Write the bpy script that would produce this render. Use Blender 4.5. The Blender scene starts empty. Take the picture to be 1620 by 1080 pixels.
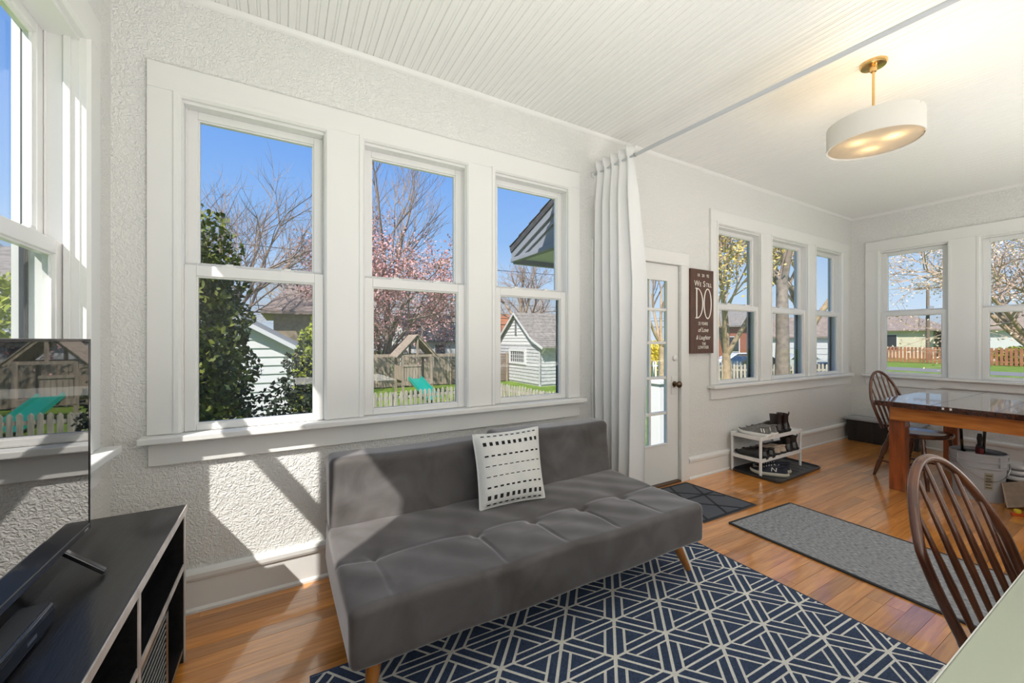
import bpy, math, random
import numpy as np
from mathutils import Vector, Matrix, Euler
PI = math.pi
random.seed(7); RNG = np.random.default_rng(7)
S = bpy.context.scene
COL = S.collection

# ------------------------------------------------------------------ camera, sky, sun, lights, exposure
F_PX, YAW, HZ, EYE = 632.0, math.radians(60.2), 538.0, 1.25
cd = bpy.data.cameras.new('camera'); cam = bpy.data.objects.new('camera', cd); COL.objects.link(cam)
cd.sensor_width = 36.0; cd.lens = 36.0 * F_PX / 1620.0
cd.shift_y = (HZ - 540.0) / 1620.0
cd.clip_start = 0.02; cd.clip_end = 500
cam.location = (0, 0, EYE); cam.rotation_euler = (PI / 2, 0, YAW - PI / 2)
S.camera = cam
S.view_settings.view_transform = 'Standard'; S.view_settings.look = 'None'
S.view_settings.gamma = 1.0; S.view_settings.exposure = 0.0; S.view_settings.use_curve_mapping = False

w = bpy.data.worlds.new('sky'); S.world = w; w.use_nodes = True
wn = w.node_tree; wn.nodes.clear()
tc = wn.nodes.new('ShaderNodeTexCoord'); sx = wn.nodes.new('ShaderNodeSeparateXYZ')
rp = wn.nodes.new('ShaderNodeValToRGB'); bg = wn.nodes.new('ShaderNodeBackground'); wo = wn.nodes.new('ShaderNodeOutputWorld')
wn.links.new(tc.outputs['Generated'], sx.inputs[0]); wn.links.new(sx.outputs['Z'], rp.inputs[0])
wn.links.new(rp.outputs[0], bg.inputs[0]); wn.links.new(bg.outputs[0], wo.inputs[0])
els = rp.color_ramp.elements
els[0].position = 0.0; els[0].color = (0.72, 0.84, 0.97, 1)
els[1].position = 1.0; els[1].color = (0.07, 0.21, 0.66, 1)
for p_, c_ in ((0.10, (0.56, 0.75, 0.97, 1)), (0.24, (0.31, 0.55, 0.96, 1)), (0.42, (0.18, 0.41, 0.93, 1))):
    e_ = els.new(p_); e_.color = c_
bg.inputs[1].default_value = 1.0

sd = bpy.data.lights.new('sun', 'SUN'); sun = bpy.data.objects.new('sun', sd); COL.objects.link(sun)
sd.energy = 7.5; sd.angle = math.radians(0.7); sd.color = (1.0, 0.95, 0.87)
sun.rotation_euler = Vector((1.0, 0.91, -1.43)).to_track_quat('-Z', 'Y').to_euler()

def area(name, loc, rot, sxy, watts, color=(1, 0.972, 0.925)):
    l = bpy.data.lights.new(name, 'AREA'); o = bpy.data.objects.new(name, l); COL.objects.link(o)
    l.shape = 'RECTANGLE'; l.size, l.size_y = sxy; l.energy = watts; l.color = color
    o.location = loc; o.rotation_euler = rot
    return o
# added fill lights with no source in the room, aimed at ceiling and room
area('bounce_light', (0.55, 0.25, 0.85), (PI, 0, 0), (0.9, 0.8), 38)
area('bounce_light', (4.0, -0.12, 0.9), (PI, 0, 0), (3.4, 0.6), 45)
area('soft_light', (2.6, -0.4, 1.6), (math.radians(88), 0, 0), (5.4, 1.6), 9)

# ------------------------------------------------------------------ mesh helper
ORG = {}
class M:
    def __init__(s): s.v = []; s.f = []; s.mi = []
    def add(s, vs, fs, mi=0):
        b = len(s.v); s.v += [tuple(p) for p in vs]
        s.f += [tuple(i + b for i in f) for f in fs]; s.mi += [mi] * len(fs); return s
    def box(s, x0, x1, y0, y1, z0, z1, mi=0, mat=None):
        vs = [Vector((x, y, z)) for z in (z0, z1) for y in (y0, y1) for x in (x0, x1)]
        if mat is not None: vs = [mat @ p for p in vs]
        return s.add(vs, [(0, 2, 3, 1), (4, 5, 7, 6), (0, 1, 5, 4), (2, 6, 7, 3), (0, 4, 6, 2), (1, 3, 7, 5)], mi)
    def beam(s, a, b, wd, ht, mi=0, up=(0, 0, 1)):
        a = Vector(a); b = Vector(b); d = (b - a); L = d.length; d.normalize()
        u = Vector(up); x = d.cross(u)
        if x.length < 1e-4: x = d.cross(Vector((1, 0, 0)))
        x.normalize(); u = x.cross(d)
        vs = []
        for p in (a, b):
            for i, j in ((-1, -1), (1, -1), (1, 1), (-1, 1)):
                vs.append(p + x * (i * wd / 2) + u * (j * ht / 2))
        return s.add(vs, [(0, 1, 2, 3), (7, 6, 5, 4), (0, 4, 5, 1), (1, 5, 6, 2), (2, 6, 7, 3), (3, 7, 4, 0)], mi)
    def path(s, pts, rs, n=8, mi=0, caps=True, flat=None):
        pts = [Vector(p) for p in pts]
        if not hasattr(rs, '__len__'): rs = [rs] * len(pts)
        vs = []; ref = None
        for i, p in enumerate(pts):
            t = (pts[min(i + 1, len(pts) - 1)] - pts[max(i - 1, 0)]).normalized()
            if ref is None:
                ref = t.cross(Vector((0, 0, 1)))
                if ref.length < 0.1: ref = t.cross(Vector((0, 1, 0)))
            x = (ref - t * ref.dot(t)).normalized(); ref = x; y = t.cross(x)
            for k in range(n):
                a = 2 * PI * k / n
                vs.append(p + x * (math.cos(a) * rs[i]) + y * (math.sin(a) * rs[i] * (flat or 1)))
        fs = []
        for i in range(len(pts) - 1):
            for k in range(n):
                k2 = (k + 1) % n
                fs.append((i * n + k, i * n + k2, (i + 1) * n + k2, (i + 1) * n + k))
        if caps:
            fs.append(tuple(reversed(range(n)))); fs.append(tuple((len(pts) - 1) * n + k for k in range(n)))
        return s.add(vs, fs, mi)
    def turned(s, a, b, prof, n=12, mi=0):
        a = Vector(a); b = Vector(b)
        return s.path([a.lerp(b, t) for t, r in prof], [r for t, r in prof], n, mi)
    def lathe(s, prof, c=(0, 0, 0), n=32, mi=0, caps=True):
        vs = []
        for r, z in prof:
            for k in range(n):
                a = 2 * PI * k / n; vs.append((c[0] + r * math.cos(a), c[1] + r * math.sin(a), c[2] + z))
        fs = []
        for i in range(len(prof) - 1):
            for k in range(n):
                k2 = (k + 1) % n; fs.append((i * n + k, i * n + k2, (i + 1) * n + k2, (i + 1) * n + k))
        if caps:
            fs.append(tuple(reversed(range(n)))); fs.append(tuple((len(prof) - 1) * n + k for k in range(n)))
        return s.add(vs, fs, mi)
    def prism(s, poly, a, b, axis, mi=0):
        # poly: list of 2D points; axis: the axis along which it is extruded from a to b
        def mk(p, t):
            if axis == 'x': return (t, p[0], p[1])
            if axis == 'y': return (p[0], t, p[1])
            return (p[0], p[1], t)
        n = len(poly); vs = [mk(p, a) for p in poly] + [mk(p, b) for p in poly]
        fs = [tuple(range(n)), tuple(reversed(range(n, 2 * n)))]
        fs += [(i, n + i, n + (i + 1) % n, (i + 1) % n) for i in range(n)]
        return s.add(vs, fs, mi)
    def rbox(s, lo, hi, r, n, fn=None, mi=0):
        # rounded box of n=(nx,ny,nz) subdivisions; fn deforms points
        lo = Vector(lo); hi = Vector(hi); idx = {}; vs = []; fs = []
        def cs(ax):
            a, b, k = lo[ax], hi[ax], n[ax]
            m = 4
            c = [a + r * (1 - math.cos(PI / 2 * i / m)) for i in range(m)] + [a + r + (b - a - 2 * r) * i / k for i in range(k + 1)] + [b - r + r * math.sin(PI / 2 * i / m) for i in range(1, m + 1)]
            return c
        C = [cs(0), cs(1), cs(2)]; N = [len(c) for c in C]
        def pt(i, j, k):
            key = (i, j, k)
            if key not in idx:
                p = Vector((C[0][i], C[1][j], C[2][k]))
                q = Vector([min(max(p[a], lo[a] + r), hi[a] - r) for a in range(3)])
                d = p - q
                if d.length > 1e-9: p = q + d.normalized() * r
                if fn: p = Vector(fn(p))
                idx[key] = len(vs); vs.append(p)
            return idx[key]
        for k in (0, N[2] - 1):
            for i in range(N[0] - 1):
                for j in range(N[1] - 1):
                    q = (pt(i, j, k), pt(i + 1, j, k), pt(i + 1, j + 1, k), pt(i, j + 1, k)); fs.append(q if k else q[::-1])
        for j in (0, N[1] - 1):
            for i in range(N[0] - 1):
                for k in range(N[2] - 1):
                    q = (pt(i, j, k), pt(i + 1, j, k), pt(i + 1, j, k + 1), pt(i, j, k + 1)); fs.append(q[::-1] if j else q)
        for i in (0, N[0] - 1):
            for j in range(N[1] - 1):
                for k in range(N[2] - 1):
                    q = (pt(i, j, k), pt(i, j + 1, k), pt(i, j + 1, k + 1), pt(i, j, k + 1)); fs.append(q if i else q[::-1])
        return s.add(vs, fs, mi)
    def grid(s, fn, nu, nv, mi=0):
        vs = [fn(i / nu, j / nv) for j in range(nv + 1) for i in range(nu + 1)]
        fs = [(j * (nu + 1) + i, j * (nu + 1) + i + 1, (j + 1) * (nu + 1) + i + 1, (j + 1) * (nu + 1) + i) for j in range(nv) for i in range(nu)]
        return s.add(vs, fs, mi)
    def xf(s, mat):
        s.v = [tuple(mat @ Vector(p)) for p in s.v]; return s
    def mesh(s, name, mats, smooth=None, org=(0, 0, 0)):
        me = bpy.data.meshes.new(name)
        me.from_pydata([(p[0] - org[0], p[1] - org[1], p[2] - org[2]) for p in s.v], [], s.f)
        if not isinstance(mats, (list, tuple)): mats = [mats]
        for m in mats: me.materials.append(m)
        if len(mats) > 1: me.polygons.foreach_set('material_index', s.mi)
        if smooth is not None:
            me.polygons.foreach_set('use_smooth', [True] * len(me.polygons))
            if smooth < 179: me.set_sharp_from_angle(angle=math.radians(smooth))
        me.update(); return me
    def build(s, name, mats, parent=None, smooth=None, bevel=0, seg=2):
        org = ORG.get(parent.name, (0, 0, 0)) if parent else (0, 0, 0)
        o = bpy.data.objects.new(name, s.mesh(name, mats, smooth, org)); COL.objects.link(o)
        if parent: o.parent = parent; ORG[o.name] = org
        if bevel:
            b = o.modifiers.new('bevel', 'BEVEL'); b.width = bevel; b.segments = seg; b.limit_method = 'ANGLE'
        return o

def tag(o, label, cat, group=None, kind=None):
    o['label'] = label; o['category'] = cat
    if group: o['group'] = group
    if kind: o['kind'] = kind
    return o
def thing(name, label, cat, loc=(0, 0, 0), rotz=0, group=None, world=True):
    # world=True: its parts are written in world coordinates (only for unrotated things)
    o = bpy.data.objects.new(name, None); COL.objects.link(o); o.location = loc; o.rotation_euler = (0, 0, rotz)
    o.empty_display_size = 0.1; ORG[o.name] = tuple(loc) if world else (0, 0, 0)
    return tag(o, label, cat, group)
def struct(name, loc=(0, 0, 0), rotz=0, label=None):
    o = bpy.data.objects.new(name, None); COL.objects.link(o); o.location = loc; o.rotation_euler = (0, 0, rotz); o['kind'] = 'structure'
    o.empty_display_size = 0.1
    if label: o['label'] = label
    ORG[o.name] = (0, 0, 0)
    return o
def sstruct(o, label=None):
    o['kind'] = 'structure'
    if label: o['label'] = label
    return o
def inst(me, name, parent, loc, rot=(0, 0, 0), scale=(1, 1, 1)):
    o = bpy.data.objects.new(name, me); COL.objects.link(o); o.parent = parent
    org = ORG.get(parent.name, (0, 0, 0)); o.location = (loc[0] - org[0], loc[1] - org[1], loc[2] - org[2])
    o.rotation_euler = rot; o.scale = scale; return o
def copy_tree(root, loc, rotz=0, label=None, scale=None):
    r = root.copy(); COL.objects.link(r); r.location = loc; r.rotation_euler = (0, 0, rotz)
    if scale: r.scale = scale
    if label: r['label'] = label
    for ch in list(root.children):
        c = ch.copy(); COL.objects.link(c); c.parent = r
        for g in list(ch.children):
            d = g.copy(); COL.objects.link(d); d.parent = c
    return r

# ------------------------------------------------------------------ materials
def nodes(name):
    m = bpy.data.materials.new(name); m.use_nodes = True; nt = m.node_tree
    return m, nt, nt.nodes['Principled BSDF'], nt.nodes, nt.links
def mat(name, col, rough=0.5, metal=0.0, var=0.0, vscale=8.0, bump=0.0, bscale=60.0, coat=0.0, stretch=(1, 1, 1), spec=0.5, sheen=0.0, dist=0.01, col2=None, detail=4.0):
    m, nt, b, N, L = nodes(name)
    b.inputs['Base Color'].default_value = (*col, 1); b.inputs['Roughness'].default_value = rough
    b.inputs['Metallic'].default_value = metal; b.inputs['Coat Weight'].default_value = coat
    b.inputs['Specular IOR Level'].default_value = spec; b.inputs['Sheen Weight'].default_value = sheen
    if var or bump:
        g = N.new('ShaderNodeNewGeometry'); mp = N.new('ShaderNodeMapping'); mp.inputs['Scale'].default_value = stretch
        L.new(g.outputs['Position'], mp.inputs[0])
    if var:
        n = N.new('ShaderNodeTexNoise'); n.inputs['Scale'].default_value = vscale; n.inputs['Detail'].default_value = detail
        L.new(mp.outputs[0], n.inputs['Vector'])
        r = N.new('ShaderNodeValToRGB'); L.new(n.outputs[0], r.inputs[0])
        c2 = col2 or tuple(min(1, c * (1 + var)) for c in col); c1 = tuple(c * (1 - var) for c in col) if not col2 else col
        r.color_ramp.elements[0].position = 0.3; r.color_ramp.elements[1].position = 0.7
        r.color_ramp.elements[0].color = (*c1, 1); r.color_ramp.elements[1].color = (*c2, 1)
        L.new(r.outputs[0], b.inputs['Base Color'])
    if bump:
        n2 = N.new('ShaderNodeTexNoise'); n2.inputs['Scale'].default_value = bscale; n2.inputs['Detail'].default_value = 3
        L.new(mp.outputs[0], n2.inputs['Vector'])
        bp = N.new('ShaderNodeBump'); bp.inputs['Strength'].default_value = bump; bp.inputs['Distance'].default_value = dist
        L.new(n2.outputs[0], bp.inputs['Height']); L.new(bp.outputs[0], b.inputs['Normal'])
    return m

WHITE = mat('white_paint', (0.80, 0.80, 0.785), 0.38)
VINYL = mat('white_vinyl', (0.78, 0.78, 0.77), 0.3)
CEIL = mat('ceiling_paint', (0.83, 0.83, 0.81), 0.4, bump=0.05, bscale=18)
def stucco():
    m, nt, b, N, L = nodes('stucco_paint')
    b.inputs['Base Color'].default_value = (0.81, 0.81, 0.79, 1); b.inputs['Roughness'].default_value = 0.5
    g = N.new('ShaderNodeNewGeometry')
    n = N.new('ShaderNodeTexNoise'); n.inputs['Scale'].default_value = 62; n.inputs['Detail'].default_value = 2.0; n.inputs['Distortion'].default_value = 1.2
    L.new(g.outputs['Position'], n.inputs['Vector'])
    r = N.new('ShaderNodeValToRGB'); r.color_ramp.elements[0].position = 0.36; r.color_ramp.elements[1].position = 0.66
    L.new(n.outputs[0], r.inputs[0])
    bp = N.new('ShaderNodeBump'); bp.inputs['Strength'].default_value = 0.55; bp.inputs['Distance'].default_value = 0.008
    L.new(r.outputs[0], bp.inputs['Height']); L.new(bp.outputs[0], b.inputs['Normal'])
    return m
STUCCO = stucco()
def floorwood():
    m, nt, b, N, L = nodes('floor_wood')
    g = N.new('ShaderNodeNewGeometry'); oi = N.new('ShaderNodeObjectInfo')
    mp = N.new('ShaderNodeMapping'); mp.inputs['Scale'].default_value = (1.6, 22, 1)
    ad = N.new('ShaderNodeVectorMath'); ad.operation = 'ADD'
    cb = N.new('ShaderNodeCombineXYZ'); ml = N.new('ShaderNodeMath'); ml.operation = 'MULTIPLY'; ml.inputs[1].default_value = 40
    L.new(oi.outputs['Random'], ml.inputs[0]); L.new(ml.outputs[0], cb.inputs[0]); L.new(ml.outputs[0], cb.inputs[2])
    L.new(g.outputs['Position'], mp.inputs[0]); L.new(mp.outputs[0], ad.inputs[0]); L.new(cb.outputs[0], ad.inputs[1])
    n = N.new('ShaderNodeTexNoise'); n.inputs['Scale'].default_value = 2.2; n.inputs['Detail'].default_value = 6; n.inputs['Distortion'].default_value = 0.6
    L.new(ad.outputs[0], n.inputs['Vector'])
    r = N.new('ShaderNodeValToRGB'); e = r.color_ramp.elements
    e[0].position = 0.25; e[0].color = (0.45, 0.155, 0.022, 1); e[1].position = 0.75; e[1].color = (0.76, 0.33, 0.070, 1)
    L.new(n.outputs[0], r.inputs[0])
    hs = N.new('ShaderNodeHueSaturation'); mr = N.new('ShaderNodeMapRange'); mr.inputs[3].default_value = 0.72; mr.inputs[4].default_value = 1.3
    L.new(oi.outputs['Random'], mr.inputs[0]); L.new(mr.outputs[0], hs.inputs['Value']); L.new(r.outputs[0], hs.inputs['Color'])
    L.new(hs.outputs[0], b.inputs['Base Color'])
    b.inputs['Roughness'].default_value = 0.3
    b.inputs['Coat Weight'].default_value = 1.0; b.inputs['Coat Roughness'].default_value = 0.09; b.inputs['Coat IOR'].default_value = 1.9
    n2 = N.new('ShaderNodeTexNoise'); n2.inputs['Scale'].default_value = 9; n2.inputs['Detail'].default_value = 2
    L.new(g.outputs['Position'], n2.inputs['Vector'])
    bp = N.new('ShaderNodeBump'); bp.inputs['Strength'].default_value = 0.12; bp.inputs['Distance'].default_value = 0.01
    L.new(n2.outputs[0], bp.inputs['Height']); L.new(bp.outputs[0], b.inputs['Normal']); L.new(bp.outputs[0], b.inputs['Coat Normal'])
    return m
FLOOR = floorwood()
def glassmat(name, tint=0.96, refl=1.0):
    m, nt, b, N, L = nodes(name); N.remove(b)
    out = [x for x in N if x.type == 'OUTPUT_MATERIAL'][0]
    t = N.new('ShaderNodeBsdfTransparent'); t.inputs[0].default_value = (tint, tint, tint, 1)
    gl = N.new('ShaderNodeBsdfGlossy'); gl.inputs['Roughness'].default_value = 0.02
    fr = N.new('ShaderNodeFresnel'); fr.inputs[0].default_value = 1.35
    mx = N.new('ShaderNodeMixShader'); L.new(fr.outputs[0], mx.inputs[0]); L.new(t.outputs[0], mx.inputs[1]); L.new(gl.outputs[0], mx.inputs[2])
    L.new(mx.outputs[0], out.inputs[0]); return m
GLASS = glassmat('window_glass')
def screenmat():
    m, nt, b, N, L = nodes('screen_mesh')
    out = [x for x in N if x.type == 'OUTPUT_MATERIAL'][0]
    b.inputs['Base Color'].default_value = (0.09, 0.095, 0.10, 1); b.inputs['Roughness'].default_value = 0.6
    t = N.new('ShaderNodeBsdfTransparent'); mx = N.new('ShaderNodeMixShader'); mx.inputs[0].default_value = 0.22
    L.new(t.outputs[0], mx.inputs[1]); L.new(b.outputs[0], mx.inputs[2]); L.new(mx.outputs[0], out.inputs[0]); return m
SCREEN = screenmat()
SLATE = mat('dark_frame', (0.035, 0.045, 0.055), 0.4)
BRASS = mat('brass', (0.72, 0.48, 0.20), 0.22, 1.0)
BRONZE = mat('aged_bronze', (0.16, 0.11, 0.075), 0.3, 1.0)
STEEL = mat('steel', (0.55, 0.55, 0.55), 0.3, 1.0)
BLACKP = mat('black_plastic', (0.012, 0.012, 0.014), 0.35)
BLACKG = mat('black_gloss', (0.010, 0.010, 0.013), 0.12, coat=0.5)
DKGREY = mat('dark_grey_plastic', (0.05, 0.052, 0.056), 0.45)
LINER = mat('grey_plastic', (0.33, 0.34, 0.36), 0.45)

# ------------------------------------------------------------------ room dimensions
XL, XR, YF, YB, ZC, TH = -0.64, 6.47, -0.45, 2.335, 2.83, 0.15
ZS, ZT = 0.83, 2.37                                   # window opening bottom / top
BACK = [(-0.42, 0.21), (0.37, 1.02), (1.185, 1.82)]   # openings along x
FAR = [(3.567, 4.335), (4.505, 5.315), (5.465, 6.165)]
LEFT = [(1.42, 2.06), (0.74, 1.26)]                   # along y
RIGHT = [(1.44, 2.065), (0.60, 1.232)]                # along y
DOOR = (2.13, 3.05, 0.02, 1.91)

def wall(name, axis, face, out, a0, a1, openings, m, TH=0.11):
    """axis: 'x' (runs along x) or 'y'; face: coordinate of room face; out: +1/-1 outward"""
    As = sorted(set([a0, a1] + [v for o in openings for v in o[:2]])); Zs = sorted(set([0, ZC + 0.02] + [v for o in openings for v in o[2:]]))
    Zs = sorted(set([-0.02 if z == 0 else z for z in Zs]))
    def hole(i, j):
        if i < 0 or j < 0 or i >= len(As) - 1 or j >= len(Zs) - 1: return None
        c = ((As[i] + As[i + 1]) / 2, (Zs[j] + Zs[j + 1]) / 2)
        return any(o[0] < c[0] < o[1] and o[2] < c[1] < o[3] for o in openings)
    P = (lambda a, t, z: (a, face + out * t, z)) if axis == 'x' else (lambda a, t, z: (face + out * t, a, z))
    mm = M()
    for i in range(len(As) - 1):
        for j in range(len(Zs) - 1):
            if hole(i, j): continue
            x0, x1, z0, z1 = As[i], As[i + 1], Zs[j], Zs[j + 1]
            for t in (0, TH): mm.add([P(x0, t, z0), P(x1, t, z0), P(x1, t, z1), P(x0, t, z1)], [(0, 1, 2, 3)])
            for (di, dj, q) in ((-1, 0, (x0, z0, x0, z1)), (1, 0, (x1, z0, x1, z1)), (0, -1, (x0, z0, x1, z0)), (0, 1, (x0, z1, x1, z1))):
                if hole(i + di, j + dj) is not False:
                    mm.add([P(q[0], 0, q[1]), P(q[2], 0, q[3]), P(q[2], TH, q[3]), P(q[0], TH, q[1])], [(0, 1, 2, 3)])
    return sstruct(mm.build(name, m))
ops = [(a, b, ZS, ZT) for a, b in BACK + FAR] + [(DOOR[0], DOOR[1], -0.02, DOOR[3])]
wall('wall_back', 'x', YB, 1, XL - TH, XR + TH, ops, STUCCO)
wall('wall_left', 'y', XL, -1, YF, YB, [(a, b, ZS, ZT) for a, b in LEFT], STUCCO, 0.15)
wall('wall_right', 'y', XR, 1, YF, YB, [(a, b, ZS, ZT) for a, b in RIGHT], STUCCO)
wall('wall_front', 'x', YF, -1, XL - TH, XR + TH, [], STUCCO)

# floor of narrow boards
fl = struct('floor')
M().box(XL - TH, XR + TH, YF - TH, YB + TH, -0.12, -0.012).build('subfloor', mat('subfloor', (0.10, 0.05, 0.02), 0.8), fl)
bw = 0.0715; unit = M().box(0, 1, 0, bw - 0.0012, -0.014, 0).mesh('floor_board', FLOOR)
y = YF; row = 0
while y < YB - 0.001:
    x = XL - random.uniform(0.1, 1.2) if row else XL
    while x < XR:
        L_ = random.uniform(1.1, 2.3); a = max(x, XL); b = min(x + L_, XR)
        if XR - b < 0.3: b = XR
        if b - a > 0.05: inst(unit, 'floor_board', fl, (a, y, random.uniform(-0.0006, 0)), scale=(b - a - 0.0012, min(1, (YB - y) / bw), 1))
        x = b if b < XR else XR + 1
    y += bw; row += 1

# beadboard ceiling, boards along y
ce = struct('ceiling')
M().box(XL - TH, XR + TH, YF - TH, YB + TH, ZC + 0.016, ZC + 0.12).build('ceiling_backing', WHITE, ce)
cw = 0.0826; g_ = 0.004
pr = [(0.0005, 0.015), (0.0005, 0.003), (g_, 0), (cw / 2 - 0.010, 0), (cw / 2 - 0.007, 0.004), (cw / 2 - 0.003, 0.0005), (cw / 2 + 0.003, 0.0005), (cw / 2 + 0.007, 0.004), (cw / 2 + 0.010, 0), (cw - g_, 0), (cw - 0.0005, 0.003), (cw - 0.0005, 0.015)]
cbm = M().prism(pr, YF, YB, 'y').mesh('ceiling_board', CEIL)
for k in range(int((XR - XL) / cw) + 1):
    if XL + k * cw + cw <= XR + 0.05: inst(cbm, 'ceiling_board', ce, (XL + k * cw, 0, ZC))
tr = struct('trim_1'); M().prism([(YB, ZC), (YB - 0.024, ZC), (YB - 0.020, ZC - 0.012), (YB - 0.006, ZC - 0.024), (YB, ZC - 0.026)], XL, XR, 'x').build('cove_moulding', WHITE, tr, 40)
tr = struct('trim_2'); M().prism([(XR, ZC), (XR - 0.024, ZC), (XR - 0.020, ZC - 0.012), (XR - 0.006, ZC - 0.024), (XR, ZC - 0.026)], YF, YB, 'y').build('cove_moulding', WHITE, tr, 40)

def baseboard(name, axis, face, sgn, spans):
    r = struct(name)
    for a, b in spans:
        q = [(0, 0), (0.028, 0), (0.028, 0.012), (0.018, 0.022), (0.018, 0.142), (0.026, 0.148), (0.030, 0.160), (0.030, 0.178), (0.022, 0.190), (0.012, 0.195), (0, 0.195)]
        M().prism([(face + sgn * p[0], p[1]) for p in q], a, b, axis).build('baseboard_run', WHITE, r)
baseboard('baseboard_back', 'x', YB, -1, [(XL, 2.03), (3.152, XR)])
baseboard('baseboard_left', 'y', XL, 1, [(YF, YB)])
baseboard('baseboard_right', 'y', XR, -1, [(YF, YB)])
baseboard('baseboard_front', 'x', YF, 1, [(XL, XR)])

# ------------------------------------------------------------------ windows (local frame: x along wall, y outward, z up)
WM = {}
def window(n, wd, loc, rotz, D=-0.036):
    # D shifts the sashes outward; 0 for the deep left-hand windows
    r = struct('window_%d' % n, loc, rotz)
    h = wd / 2; j = 0.024; T = 0.17 + D
    f = M()
    for s in (-1, 1):
        f.box(min(s * h, s * (h - j)), max(s * h, s * (h - j)), 0.0, 0.128 + D, ZS, ZT)
        if D > -0.01: f.box(min(s * (h - j), s * (h - j - 0.010)), max(s * (h - j), s * (h - j - 0.010)), 0.022, 0.040, ZS, ZT)      # inner stop
        f.box(min(s * (h - j), s * (h - j - 0.006)), max(s * (h - j), s * (h - j - 0.006)), 0.083 + D, 0.089 + D, 1.60, ZT)
    f.box(-h + j, h - j, 0.0, 0.128 + D, ZT - 0.034, ZT)
    f.box(-h, h, 0.06 + D, T + 0.03, ZS - 0.01, ZS)
    f.build('jamb', VINYL, r, bevel=0.0015)
    d = M()
    for s in (-1, 1): d.box(min(s * h, s * (h - 0.030)), max(s * h, s * (h - 0.030)), 0.128 + D, 0.144 + D, ZS, ZT)
    d.box(-h + 0.03, h - 0.03, 0.128 + D, 0.144 + D, ZT - 0.028, ZT)
    d.build('outer_track', SLATE, r)
    d = M()
    for s in (-1, 1): d.box(min(s * (h + 0.05), s * (h - 0.012)), max(s * (h + 0.05), s * (h - 0.012)), 0.1502 + D, 0.172 + D, ZS - 0.03, ZT + 0.05)
    d.box(-h + 0.012, h - 0.012, 0.1502 + D, 0.172 + D, ZT - 0.012, ZT + 0.05)
    d.build('outer_casing', WHITE, r)
    o = h - j                                   # half sash width
    def sash(name, y0, y1, z0, z1, bot, top, st=0.044):
        m_ = M()
        for s in (-1, 1): m_.box(min(s * o, s * (o - st)), max(s * o, s * (o - st)), y0, y1, z0, z1)
        m_.box(-o + st, o - st, y0, y1, z0, z0 + bot); m_.box(-o + st, o - st, y0, y1, z1 - top, z1)
        a, b, zz0, zz1 = -o + st, o - st, z0 + bot, z1 - top
        yb = y0 + 0.010                          # glazing bead, a step back
        q = M()
        sa = m_.build(name, VINYL, r, bevel=0.003)
        g = 0.007
        for (x0, x1, za, zb) in ((a, a + g, zz0, zz1), (b - g, b, zz0, zz1), (a + g, b - g, zz0, zz0 + g), (a + g, b - g, zz1 - g, zz1)):
            q.box(x0, x1, yb, y1 - 0.004, za, zb)
        q.build('glazing_bead', VINYL, sa)
        ym = (y0 + y1) / 2
        M().add([(a + g, ym, zz0 + g), (b - g, ym, zz0 + g), (b - g, ym, zz1 - g), (a + g, ym, zz1 - g)], [(0, 1, 2, 3)]).build('glass_pane', GLASS, sa)
        return sa
    lo = sash('lower_sash', 0.044 + D, 0.080 + D, ZS, 1.600, 0.028, 0.050)
    up = sash('upper_sash', 0.090 + D, 0.126 + D, 1.570, ZT - 0.034, 0.042, 0.036)
    for s in (-1, 1):
        k = M().box(s * o * 0.42 - 0.030, s * o * 0.42 + 0.030, 0.048 + D, 0.078 + D, 1.600, 1.606); k.box(s * o * 0.42 - 0.012, s * o * 0.42 + 0.018, 0.052 + D, 0.074 + D, 1.606, 1.616)
        k.build('sash_lock', VINYL, lo, bevel=0.002)
    q = M(); a, b = -h + 0.030, h - 0.030; e = 0.012
    for (x0, x1, za, zb) in ((a, a + e, ZS, 1.60), (b - e, b, ZS, 1.60), (a + e, b - e, ZS, ZS + e), (a + e, b - e, 1.60 - e, 1.60)):
        q.box(x0, x1, 0.132 + D, 0.143 + D, za, zb)
    sf = q.build('screen_frame', SLATE, r)
    M().add([(a + e, 0.138 + D, ZS + e), (b - e, 0.138 + D, ZS + e), (b - e, 0.138 + D, 1.60 - e), (a + e, 0.138 + D, 1.60 - e)], [(0, 1, 2, 3)]).build('insect_screen', SCREEN, sf)
n = 0
for a, b in BACK + FAR: n += 1; window(n, b - a, ((a + b) / 2, YB, 0), 0)
for a, b in RIGHT: n += 1; window(n, b - a, (XR, (a + b) / 2, 0), -PI / 2)
for a, b in LEFT: n += 1; window(n, b - a, (XL, (a + b) / 2, 0), PI / 2, 0.0)

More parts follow.
